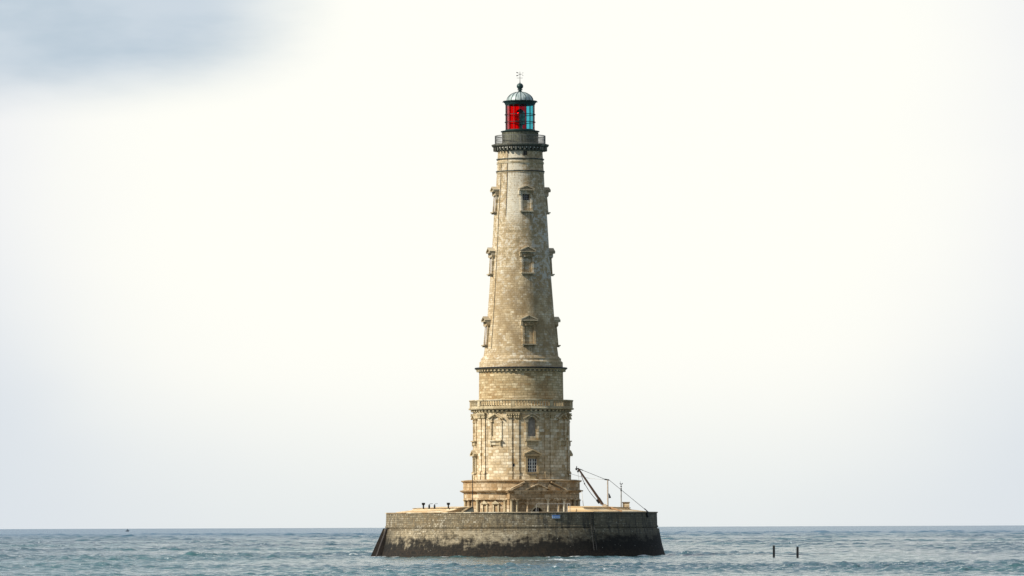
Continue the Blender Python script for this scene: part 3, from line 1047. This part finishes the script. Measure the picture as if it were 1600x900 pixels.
# ---- plain mid drum and its cornice
mb = MB()
mb.lathe([(6.72, Z(637.0) + 0.002), (6.72, Z(634)), (6.62, Z(633)), (6.56, Z(582))], 160)
mb.build('mid_drum', M['mid'], LH, 30)
mb = MB()
mb.lathe([(6.55, Z(582) + 0.002), (6.72, Z(581.5)), (6.78, Z(579.2)), (7.05, Z(578.2)), (7.14, Z(577.2)), (7.0, Z(576.6)), (6.4, Z(576.2))], 160)
dentils(mb, 6.9, Z(581.2), Z(579.0), 6.4, 6.98, 60, 0.40)
mc = mb.build('mid_cornice', M['trim'], LH, 30)
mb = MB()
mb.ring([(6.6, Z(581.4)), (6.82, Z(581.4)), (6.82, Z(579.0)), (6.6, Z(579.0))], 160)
mb.build('frieze_band', M['frieze'], mc, label='dark band with painted shade between the dentils')
mb = MB()
mb.ring([(6.3, Z(576.1)), (7.22, Z(577.0)), (7.26, Z(575.6)), (7.2, Z(574.8)), (6.3, Z(574.3))], 160)
mb.build('drip_moulding', M['iron'], LH, 30, label='black lead-covered edge of the cornice')

# ---- tapering shaft
PR = [(557, 5.80), (540, 5.62), (520, 5.44), (500, 5.25), (475, 5.07), (450, 4.88), (420, 4.66), (390, 4.45), (340, 4.17), (300, 3.82), (270, 3.68), (240, 3.50), (234, 3.5)]
def Rs(y):
    ys = [p[0] for p in PR][::-1]
    rs = [p[1] for p in PR][::-1]
    return float(np.interp(y, ys, rs))
mb = MB()
mb.lathe([(6.54, Z(574.6)), (6.54, Z(566.5)), (6.42, Z(565.5)), (6.28, Z(564.5)), (6.26, Z(560.5)), (6.05, Z(559.5)), (6.0, Z(558)), (5.86, Z(557.3))] + [(r, Z(y)) for y, r in PR[1:]], 224)
shaft = mb.build('shaft', M['shaft'], LH, 20)
cm = MB()
F = frame(WA)
cm.fbox(F, -0.52, 0.52, Z(315.2), Z(306), 3.35, 5)
cm.fbox(F, -0.33, 0.33, Z(244.8), Z(238.2), 3.1, 5)
cut(shaft, cm)
for yy, rr, hh in ((249.8, 0.20, 1.0), (254.2, 0.10, 0.7), (256.2, 0.13, 0.7), (268.8, 0.16, 0.9), (271, 0.08, 0.6)):
    r = Rs(yy)
    mb = MB()
    mb.ring([(r - 0.2, Z(yy + hh)), (r + rr * 0.5, Z(yy + hh)), (r + rr, Z(yy)), (r + rr * 0.9, Z(yy - hh)), (r - 0.2, Z(yy - hh * 1.4))], 128)
    mb.build('ring_moulding', M['trim_dark'] if yy in (249.8, 268.8) else M['trim'], LH, 30)
mb = MB()
mb.fbox(F, -0.52, 0.52, Z(315.2), Z(306), 3.36, 3.42)
mb.build('upper_pane', M['darkglass'], LH)
mb = MB()
for tt in (-0.17, 0.17):
    mb.fbox(F, tt - 0.025, tt + 0.025, Z(315.2), Z(306), 3.422, 3.5)
for z_ in (Z(309), Z(312)):
    mb.fbox(F, -0.52, 0.52, z_ - 0.025, z_ + 0.025, 3.422, 3.49)
mb.build('window_bars', M['greyp'], LH)
mb = MB()
mb.fbox(F, -0.33, 0.33, Z(244.8), Z(238.2), 3.11, 3.14)
mb.build('small_pane', M['darkglass'], LH)
mb = MB()
mb.fbox(F, -0.04, 0.06, Z(244.6), Z(238.4), 3.16, 3.3)
mb.build('small_window_bar', M['trim_dark'], LH)

def aedicule(az_, ya, yb, yk, blind=True, scale=1.0):
    """ya apex row, yb base-of-gable row, yk sill row"""
    F = frame(az_)
    R1 = Rs(yk)
    R0 = Rs(yb)
    hw = 1.24 * scale
    mb = MB()
    # jambs and lintel
    for s in (-1, 1):
        ta, tb = s * 0.70 * scale, s * 1.02 * scale
        mb.hexa([F(ta, Z(yk), R1 - 0.6), F(tb, Z(yk), R1 - 0.6), F(tb, Z(yk), R1 + 0.17), F(ta, Z(yk), R1 + 0.17)],
                [F(ta, Z(yb + 5.2) - 0.004, R0 - 0.6), F(tb, Z(yb + 5.2) - 0.004, R0 - 0.6), F(tb, Z(yb + 5.2) - 0.004, R0 + 0.24), F(ta, Z(yb + 5.2) - 0.004, R0 + 0.24)])
        mb.fbox(F, s * 1.12 * scale - 0.14, s * 1.12 * scale + 0.14, Z(yb + 6), Z(yb), R0 - 0.5, R0 + 0.44)
    mb.fbox(F, -0.98 * scale, 0.98 * scale, Z(yb + 5.2), Z(yb) - 0.003, R0 - 0.5, R0 + 0.32)
    if blind:
        mb.fbox(F, -0.62 * scale, 0.62 * scale, Z(yb + 7.2), Z(yb + 5.2), R0 - 0.5, R0 + 0.50)
    wd = mb.build('window', M['shaft'], LH)
    mb = MB()
    gable(mb, F, hw, Z(yb), Z(ya), R0 - 0.5, R0 + 0.78, 0.17)
    mb.build('window_pediment', M['moulding'], wd)
    mb = MB()
    mb.fbox(F, -1.12 * scale, 1.12 * scale, Z(yk + 1.4), Z(yk - 0.3), R1 - 0.6, R1 + 0.50)
    for s in (-1, 1):
        mb.fbox(F, s * 0.88 * scale - 0.11, s * 0.88 * scale + 0.11, Z(yk + 3.2), Z(yk + 1.4) - 0.003, R1 - 0.6, R1 + 0.34)
    mb.build('window_sill', M['moulding'], wd)
    if az_ != WA:
        mb = MB()
        mb.fbox(F, -0.64 * scale, 0.64 * scale, Z(yk - 1), Z(yb + 7), R1 - 0.6, R1 + 0.02)
        mb.build('pane', M['niche'], wd)
for az_ in (WA - 90, WA, WA + 90):
    aedicule(az_, 292, 300.3, 332, blind=(az_ != WA), scale=0.95)
    aedicule(az_, 387, 396.3, 428.5, scale=0.98)
    aedicule(az_, 494.5, 503.5, 539.5, scale=1.05)
# lightning conductors on the shaft
mb = MB()
ys = list(range(256, 556, 10))
mb.tube([frame(-54)(0, Z(y), Rs(y) + 0.05) for y in ys], 0.03, 5)
mb.build('conductor_cable', M['iron'], LH)
mb = MB()
ys = list(range(236, 346, 8))
mb.tube([frame(-33)(0, Z(y), Rs(y) + 0.05) for y in ys], 0.035, 5)
mb.build('conductor_cable', M['rust'], LH)
mb = MB()
mb.tube([frame(-46)(0, Z(y), 7.75) for y in (751, 700, 646)], 0.035, 5)
mb.tube([frame(-46)(0, Z(y), 8.24) for y in (646, 624)], 0.035, 5)
mb.build('conductor_cable', M['iron'], LH)

# ---- gallery cornice with corbels
mb = MB()
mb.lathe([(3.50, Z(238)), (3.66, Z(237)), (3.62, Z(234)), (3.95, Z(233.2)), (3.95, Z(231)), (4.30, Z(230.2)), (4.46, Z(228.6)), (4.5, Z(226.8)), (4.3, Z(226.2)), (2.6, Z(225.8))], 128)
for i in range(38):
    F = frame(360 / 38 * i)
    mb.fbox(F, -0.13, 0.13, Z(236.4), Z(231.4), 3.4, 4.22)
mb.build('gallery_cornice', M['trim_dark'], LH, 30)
mb = MB()
for i in range(38):
    F = frame(360 / 38 * (i + 0.5))
    mb.ball(F(0, Z(232.7), 4.0), 0.10)
mb.build('cornice_beads', M['white'], LH, 40)
# gallery drum (watch room) and cap
mb = MB()
mb.lathe([(2.80, Z(226)), (2.80, Z(207))], 96)
for i in range(60):
    F = frame(6 * i)
    mb.fbox(F, -0.035, 0.035, Z(225), Z(208), 2.7, 2.86)
wr = mb.build('watch_room', M['lattice'], LH, 30)
mb = MB()
mb.lathe([(2.82, Z(207) + 0.002), (3.02, Z(206.4)), (3.04, Z(205.4)), (2.9, Z(205)), (2.2, Z(204.4))], 96)
mb.build('watch_room_cap', M['green'], wr, 30)
# railing
mb = MB()
for yy, rt in ((213.0, 0.05), (219.0, 0.03), (225.0, 0.03)):
    mb.ring([(3.90 - rt, Z(yy) - rt), (3.90 + rt, Z(yy) - rt), (3.90 + rt, Z(yy) + rt), (3.90 - rt, Z(yy) + rt)], 96)
rail = mb.build('railing', M['railgrey'], LH, 30)
for i in range(100):
    F = frame(3.6 * i)
    mb = MB()
    mb.fbox(F, -0.03, 0.03, Z(226), Z(213), 3.88, 3.915)
    mb.build('rail_bar', M['railgrey'], rail)
for a in (-90, -45, 0, 45, 90, 135, 180, 225):
    F = frame(a + 0)
    mb = MB()
    mb.fbox(F, -0.09, 0.09, Z(226), Z(212.2), 3.80, 3.96)
    mb.build('rail_post', M['iron'] if a in (-90, 90) else M['railgrey'], rail)

# ---- lantern
zl0, zl1 = Z(204.2), Z(164.5)
mb = MB()
mb.lathe([(2.24, zl0 - 0.02), (2.34, zl0), (2.34, zl0 + 0.12), (2.2, zl0 + 0.15)], 64)
lan = mb.build('lantern', M['green'], LH, 30)
npane = 16
Rl = 2.24
for i in range(npane):
    a0, a1 = 360 / npane * i + 19 , 360 / npane * (i + 1) + 19
    am = ((a0 + a1) / 2) % 360
    key = 'cyan' if am < 150 else 'red'
    if 70 < am < 112: key = 'clear'
    mb = MB()
    p0, p1 = frame(a0)(0, 0, Rl), frame(a1)(0, 0, Rl)
    mb.poly([(p0[0], p0[1], zl0 + 0.14), (p1[0], p1[1], zl0 + 0.14), (p1[0], p1[1], zl1), (p0[0], p0[1], zl1)])
    mb.build('glass_pane', M[key], lan, label={'cyan': 'blue-green glass pane', 'red': 'red glass pane', 'clear': 'clear glass pane'}[key])
    mb = MB()
    F = frame(a0)
    mb.fbox(F, -0.02, 0.02, zl0 + 0.12, zl1 + 0.02, 2.19, 2.29)
    mb.build('glazing_bar', M['green'], lan)
for yy in (179.4, 191.2):
    mb = MB()
    mb.ring([(2.28, Z(yy) - 0.04), (2.42, Z(yy) - 0.04), (2.42, Z(yy) + 0.05), (2.28, Z(yy) + 0.05)], 64)
    mb.build('hand_rail', M['iron'], lan)
# lens inside
mb = MB()
zc = Z(185)
mb.lathe([(0.35, zl0), (0.40, zc - 1.1), (0.76, zc - 1.0), (0.80, zc), (0.76, zc + 0.7), (0.54, zc + 1.2), (0.2, zc + 1.45)], 32)
for k in range(9):
    z_ = zc - 0.9 + 0.2 * k
    mb.ring([(0.72, z_ - 0.03), (0.86, z_ - 0.03), (0.86, z_ + 0.03), (0.72, z_ + 0.03)], 32)
mb.build('lens', M['lens'], lan, 40)
# cornice, dome, ball
mb = MB()
mb.lathe([(2.26, zl1), (2.36, Z(163.5)), (2.42, Z(161.5)), (2.50, Z(160.8)), (2.66, Z(159.2)), (2.68, Z(158.2)), (2.1, Z(157.9))], 64)
for i in range(16):
    mb.ball(frame(22.5 * i)(0, Z(159.6), 2.68), 0.075)
lc = mb.build('lantern_cornice', M['green'], LH, 30)
prof = []
Rd, zd, hd = 2.06, Z(158.0), 1.42
for i in range(13):
    a = R_(90 * i / 12 * 0.90)
    prof.append((Rd * math.cos(a), zd + hd * math.sin(a)))
mb = MB()
mb.lathe(prof, 64)
dome = mb.build('dome', M['dome'], LH, 40)
for i in range(16):
    a = 360 / 16 * i + 3
    mb = MB()
    mb.tube([frame(a)(0, z + 0.01, r + 0.02) for r, z in prof], 0.045, 6)
    mb.build('dome_rib', M['green'], dome)
mb = MB()
mb.lathe([(0.42, zd + hd - 0.06), (0.40, Z(143.6)), (0.26, Z(142.6)), (0.26, Z(141)), (0.42, Z(140.8)), (0.42, Z(140.0)), (0.30, Z(139.6)), (0.30, Z(139))], 32)
mb.ball((0, 0, Z(134.8)), 0.52, 0.94)
mb.build('ball_finial', M['green'], dome, 40)
# weather vane
mb = MB()
mb.tube([(0, 0, Z(130.2)), (0, 0, Z(127)), (0, 0, Z(112))], [0.10, 0.045, 0.03], 8)
F = frame(0)
vane = mb.build('vane_rod', M['iron'], LH)
mb = MB()
mb.fbox(F, -0.50, 0.42, Z(122.2), Z(121.7), -0.03, 0.03)
mb.fbox(F, -0.03, 0.03, Z(122.2), Z(121.7), -0.42, 0.42)
mb.build('compass_arms', M['iron'], vane)
mb = MB()
for s in (1, -1):
    zc_ = Z(116.0) + s * 0.18
    mb.prism(F, [(-0.56, zc_ + s * 0.08 - 0.06), (-0.24, zc_ - 0.05), (-0.24, zc_ + 0.05), (-0.56, zc_ + s * 0.08 + 0.10)], -0.02, 0.02)
    mb.prism(F, [(0.36, zc_ - 0.03), (0.52, zc_ - 0.04 + s * 0.05), (0.52, zc_ + 0.04 + s * 0.05), (0.36, zc_ + 0.03)], -0.02, 0.02)
mb.fbox(F, -0.26, 0.40, Z(116) - 0.022, Z(116) + 0.022, -0.018, 0.018)
mb.ball((0, 0, Z(116)), 0.09)
mb.build('weather_vane', M['iron'], vane)

# ------------------------------------------------------------------ things on the platform
def at(x, y, d=DIST):
    return Vector((X(x, y, d), d - DIST, Z(y, d)))

# derrick crane
dC = 794.0
gz = 6.95
c = at(949.5, 792, dC)
cr = empty('derrick_crane', (c.x, c.y, gz), 'slanting dark timber derrick boom stayed from a pale mast, right of the tower', 'crane')
mb = MB()
mb.tube([at(949.7, 797, dC), at(949.4, 750, dC)], [0.13, 0.10], 10)
mast = mb.build('mast', M['pole'], cr)
mb = MB()
mb.tube([at(944.5, 749.4, dC), at(951.8, 750.6, dC)], 0.10, 8)
mb.build('mast_head', M['iron'], mast)
mb = MB()
mb.tube([at(942, 789, dC), at(903.8, 733, dC)], [0.21, 0.14], 10)
boom = mb.build('boom', M['rust'], cr)
mb = MB()
p = at(901.6, 732.6, dC)
mb.tube([p + Vector((-0.1, -0.1, -0.25)), p + Vector((-0.05, -0.1, 0.4))], [0.14, 0.05], 8)
mb.tube([p + Vector((-0.28, 0, -0.05)), p + Vector((0.32, 0, 0.0))], 0.10, 8)
mb.ball(p + Vector((0.15, 0, -0.42)), 0.15, 1.2)
mb.build('boom_head_pulley', M['iron'], boom)
mb = MB()
for a_, b_ in (((933.5, 780), (941.5, 788)), ((936.5, 778), (942.5, 787.5)), ((933.5, 780), (936.5, 778)), ((937.5, 788), (942.5, 787.5))):
    mb.tube([at(*a_, dC), at(*b_, dC)], 0.07, 6)
q = at(934.5, 784, dC)
mb.tube([q + Vector((-0.22, 0, 0.25)), q + Vector((0.22, 0, -0.3))], 0.17, 8)
mb.build('boom_foot_gear', M['iron'], boom)
mb = MB()
q = at(944.8, 792.2, dC)
m_ = bmesh.ops.create_cone(mb.bm, cap_ends=True, segments=20, radius1=0.42, radius2=0.42, depth=0.5)
for v in m_['verts']:
    v.co = Vector((v.co.x * 0.95, v.co.z, v.co.y)) + q
mb.build('winch_drum', M['wood_w'], cr, 40)
mb = MB()
mb.box(q.x - 0.85, q.x + 0.2, q.y - 0.3, q.y + 0.5, 6.93, 7.45)
mb.build('winch_base', M['timber'], cr)
mb = MB()
mb.tube([at(905.5, 733.2, dC), at(946, 749.6, dC)], 0.035, 5)
mb.tube([at(905.5, 733.2, dC), at(911, 735.4, dC)], 0.07, 5)
mb.build('topping_cable', M['iron'], cr)
mb = MB()
e = Vector(frame(66)(0, 6.9, 21.35))
mb.tube([at(951.8, 750.6, dC), e], 0.035, 5)
mb.tube([e + Vector((-0.55, 0, 0.48)), e], 0.08, 5)
mb.build('guy_cable', M['iron'], cr)
mb = MB()
s0, s1 = at(944.5, 749.4, dC), Vector((X(889.6, 740), -2.0, Z(740)))
mb.tube([s0.lerp(s1, k / 8) + Vector((0, 0, -0.25 * (1 - (2 * k / 8 - 1) ** 2))) for k in range(9)], 0.025, 5)
mb.build('tower_stay_cable', M['greyp'], cr)
mb = MB()
mb.tube([at(908, 742, dC), at(910.5, 749.5, dC), at(913.8, 757, dC), at(921, 768.5, dC), at(928, 777.5, dC), at(933, 782.5, dC)], 0.045, 5)
mb.tube([at(913, 755, dC), at(913.9, 757.5, dC)], 0.09, 6)
mb.build('hoist_cable', M['iron'], cr)
mb = MB()
mb.tube([at(902.8, 736.5, dC), at(904.6, 750, dC)], 0.025, 5)
mb.build('fall_line', M['greyp'], cr)
mb = MB()
p = at(951.8, 776, dC)
mb.tube([p + Vector((-0.05, -0.05, 0.45)), p + Vector((0.05, -0.05, 0.1)), p + Vector((0.12, -0.05, -0.28))], [0.05, 0.13, 0.20], 8)
mb.build('hanging_block', M['iron'], cr)

# leaning plank, leaning pale pole
mb = MB()
a_, b_ = at(951, 792.6, 791), at(972, 799.2, 785)
dv = (b_ - a_)
mb.hexa([a_ + Vector((0, -0.2, -0.16)), b_ + Vector((0, -0.2, -0.12)), b_ + Vector((0, 0.2, -0.12)), a_ + Vector((0, 0.2, -0.16))],
        [a_ + Vector((0, -0.2, 0.10)), b_ + Vector((0, -0.2, 0.08)), b_ + Vector((0, 0.2, 0.08)), a_ + Vector((0, 0.2, 0.10))])
tag(mb.build('timber_beam', M['timber']), 'reddish-brown timber beam lying on the roof at the foot of the crane mast', 'beam')
mb = MB()
mb.tube([at(908.8, 768, 793), at(912, 794, 793)], 0.05, 6)
tag(mb.build('leaning_pole', M['white']), 'thin whitish pole leaning beside the right end of the tower ground storey', 'pole')

# anemometer mast
p0 = at(970.6, 792, 796)
an = empty('weather_mast', (p0.x, p0.y, 7.5), 'thin grey weather mast with cup sensor standing beside the square chimney', 'mast')
mb = MB()
mb.tube([(p0.x, p0.y, 7.5), (p0.x, p0.y, Z(768, 796)), (p0.x, p0.y, Z(758, 796))], [0.11, 0.09, 0.05], 8)
mb.build('pole', M['greyp'], an)
mb = MB()
zt = Z(757.3, 796)
mb.tube([(p0.x - 0.2, p0.y, zt + 0.18), (p0.x - 0.1, p0.y, zt + 0.02), (p0.x + 0.12, p0.y, zt + 0.02), (p0.x + 0.24, p0.y, zt + 0.2)], [0.05, 0.07, 0.07, 0.05], 8)
mb.tube([(p0.x - 0.12, p0.y, zt), (p0.x - 0.12, p0.y, zt + 0.45)], 0.02, 5)
mb.build('sensor', M['iron'], an)
for yy in (760.5, 764.5, 767.2):
    mb = MB()
    mb.tube([(p0.x, p0.y, Z(yy + 0.8, 796)), (p0.x, p0.y, Z(yy - 0.8, 796))], 0.12, 8)
    mb.build('bracket', M['iron'], an)

# roof vents
def vent(x, lab):
    p = at(x, 793, 787)
    t = empty('roof_vent', (p.x, p.y, 7.45), lab, 'vent', 'black mushroom vents on the left roof')
    z0 = 7.45
    mb = MB()
    mb.lathe([(0.13, z0), (0.11, z0 + 0.55), (0.13, Z(788.6, 787))], 14, (p.x, p.y))
    mb.build('pipe', M['iron'], t, 40)
    mb = MB()
    mb.lathe([(0.12, Z(789, 787)), (0.24, Z(788, 787)), (0.26, Z(787, 787)), (0.26, Z(785.2, 787)), (0.05, Z(785, 787))], 16, (p.x, p.y))
    mb.build('cowl', M['iron'], t, 40)
vent(661.6, 'black mushroom vent standing left of the two small hand pumps')
vent(700.6, 'black mushroom vent standing alone between the hand pumps and the tower')
def pump(x, k, lab):
    p = at(x, 793, 787)
    t = empty('hand_pump', (p.x, p.y, 7.45), lab, 'pump', 'small black hand pumps on the left roof')
    mb = MB()
    mb.lathe([(0.14, 7.45), (0.14, Z(789.6, 787)), (0.08, Z(788.6, 787)), (0.06, Z(787.4, 787))], 12, (p.x, p.y))
    mb.build('body', M['iron'], t, 40)
    mb = MB()
    mb.tube([(p.x, p.y, Z(787.8, 787)), (p.x + 0.15 * k, p.y, Z(786.8, 787)), (p.x + 0.55 * k, p.y, Z(786.5, 787))], 0.035 * k, 6)
    mb.build('handle', M['iron'], t)
pump(670.6, 1.0, 'squat black hand pump with the longer arm, beside the left vent')
pump(679.0, 0.85, 'narrow black hand pump with the shorter arm, middle of the left roof')

# pole left of the tower base
p = at(738.6, 798, 785)
fp = empty('flag_pole', (p.x, p.y, 6.9), 'slim dark bare pole standing in front of the left end of the ground storey', 'pole')
mb = MB()
mb.tube([(p.x, p.y, 6.9), (p.x, p.y, Z(742.5, 785))], [0.085, 0.055], 8)
mb.build('pole', M['iron'], fp)
mb = MB()
mb.lathe([(0.18, 6.9), (0.18, 7.05), (0.07, 7.12)], 12, (p.x, p.y))
mb.build('foot', M['iron'], fp)

# entrance handrail with pale post
g0 = at(838.5, 787.6, 787)
hr = empty('entrance_railing', (g0.x, g0.y, 6.0), 'thin whitish handrail crossing in front of the entrance arch', 'railing')
mb = MB()
mb.tube([at(838.5, 787.4, 787), at(887, 787.6, 787)], 0.035, 5)
mb.build('rail', M['greyp'], hr)
for xx, rr in ((838.5, 0.03), (855, 0.025), (871, 0.025), (886.6, 0.06), (890.6, 0.05)):
    mb = MB()
    q = at(xx, 787.5, 787)
    mb.tube([(q.x, q.y, 6.6), (q.x, q.y, q.z)], rr, 6)
    mb.build('post', M['greyp'], hr)
mb = MB()
mb.tube([at(886.6, 787.5, 787), at(890.6, 787.5, 787)], 0.06, 6)
mb.build('gate_head', M['greyp'], hr)

# blue and white sign on the sea wall
F = frame(math.degrees(math.asin((X(867) ) / 21.2)))
sg = F(0, Z(808, 779), 21.22)
so = empty('wall_sign', (sg[0], sg[1], sg[2] - 0.3), 'small blue and white sign board fixed high on the sea wall below the entrance', 'sign')
zs0, zs1 = Z(810.2, 779), Z(805, 779)
mb = MB()
mb.fbox(F, -0.62, 0.62, zs0, zs1, 21.2, 21.30)
mb.build('board', M['signwhite'], so)
mb = MB()
mb.fbox(F, -0.60, 0.60, zs0 + 0.33, zs1 - 0.02, 21.302, 21.312)
mb.build('blue_panel', M['blue'], so)
mb = MB()
for t0, t1 in ((-0.46, -0.38), (-0.18, 0.06), (0.14, 0.28), (0.34, 0.48)):
    mb.fbox(F, t0, t1, zs0 + 0.10, zs0 + 0.22, 21.302, 21.312)
mb.build('lettering', M['blue'], so)

# posts in the water
for (xx, yt, yb_, lab) in ((1209, 852.0, 870.5, 'black square post in the sea, left and slightly taller of the two'),
                           (1246, 854.2, 871.5, 'black square post in the sea, right and slightly shorter of the two')):
    d = CAMH * 8000 / (yb_ - 821.6)
    t_ = X(xx, 823.5, d)
    mb = MB()
    zt = Z(yt + 1.6, d)
    ww = 0.17
    mb.hexa([(t_ - ww, d - 800 - ww, -1.5), (t_ + ww, d - 800 - ww, -1.5), (t_ + ww, d - 800 + ww, -1.5), (t_ - ww, d - 800 + ww, -1.5)],
            [(t_ - ww * 0.9, d - 800 - ww, zt), (t_ + ww * 0.9, d - 800 - ww, zt - 0.03), (t_ + ww * 0.9, d - 800 + ww, zt - 0.02), (t_ - ww * 0.9, d - 800 + ww, zt)])
    tag(mb.build('sea_post', M['black']), lab, 'post', 'black posts standing in the sea')

# far fishing boat
d = 7600.0
bx, by = X(199, 825, d), d - DIST
bo = empty('fishing_boat', (bx, by, 0), 'tiny dark fishing boat just below the horizon far left of the lighthouse', 'boat')
mb = MB()
L = 2.6
secs = [(-L, 0.9, 0.2, 1.6), (-L * 0.4, 1.3, -0.2, 1.5), (L * 0.4, 1.2, -0.2, 1.7), (L, 0.12, 0.4, 2.3)]
prev = None
for s in secs:
    cur = [mb.bm.verts.new((bx + s[0], by + k * s[1], z)) for k, z in ((-1, s[3]), (-0.5, s[2]), (0.5, s[2]), (1, s[3]))]
    if prev:
        for i in range(3): mb.bm.faces.new([prev[i], prev[i + 1], cur[i + 1], cur[i]])
        mb.bm.faces.new([prev[3], prev[0], cur[0], cur[3]])
    else:
        mb.bm.faces.new(cur)
    prev = cur
mb.bm.faces.new(prev[::-1])
mb.build('hull', M['boat'], bo)
mb = MB()
mb.box(bx - 0.8, bx + 1.0, by - 0.8, by + 0.8, 1.5, 3.3)
mb.box(bx - 1.0, bx + 1.2, by - 0.9, by + 0.9, 3.3, 3.5)
mb.build('wheelhouse', M['boat'], bo)
mb = MB()
mb.tube([(bx - 0.5, by, 3.4), (bx - 0.5, by, 4.6)], 0.15, 6)
mb.build('mast', M['boat'], bo)
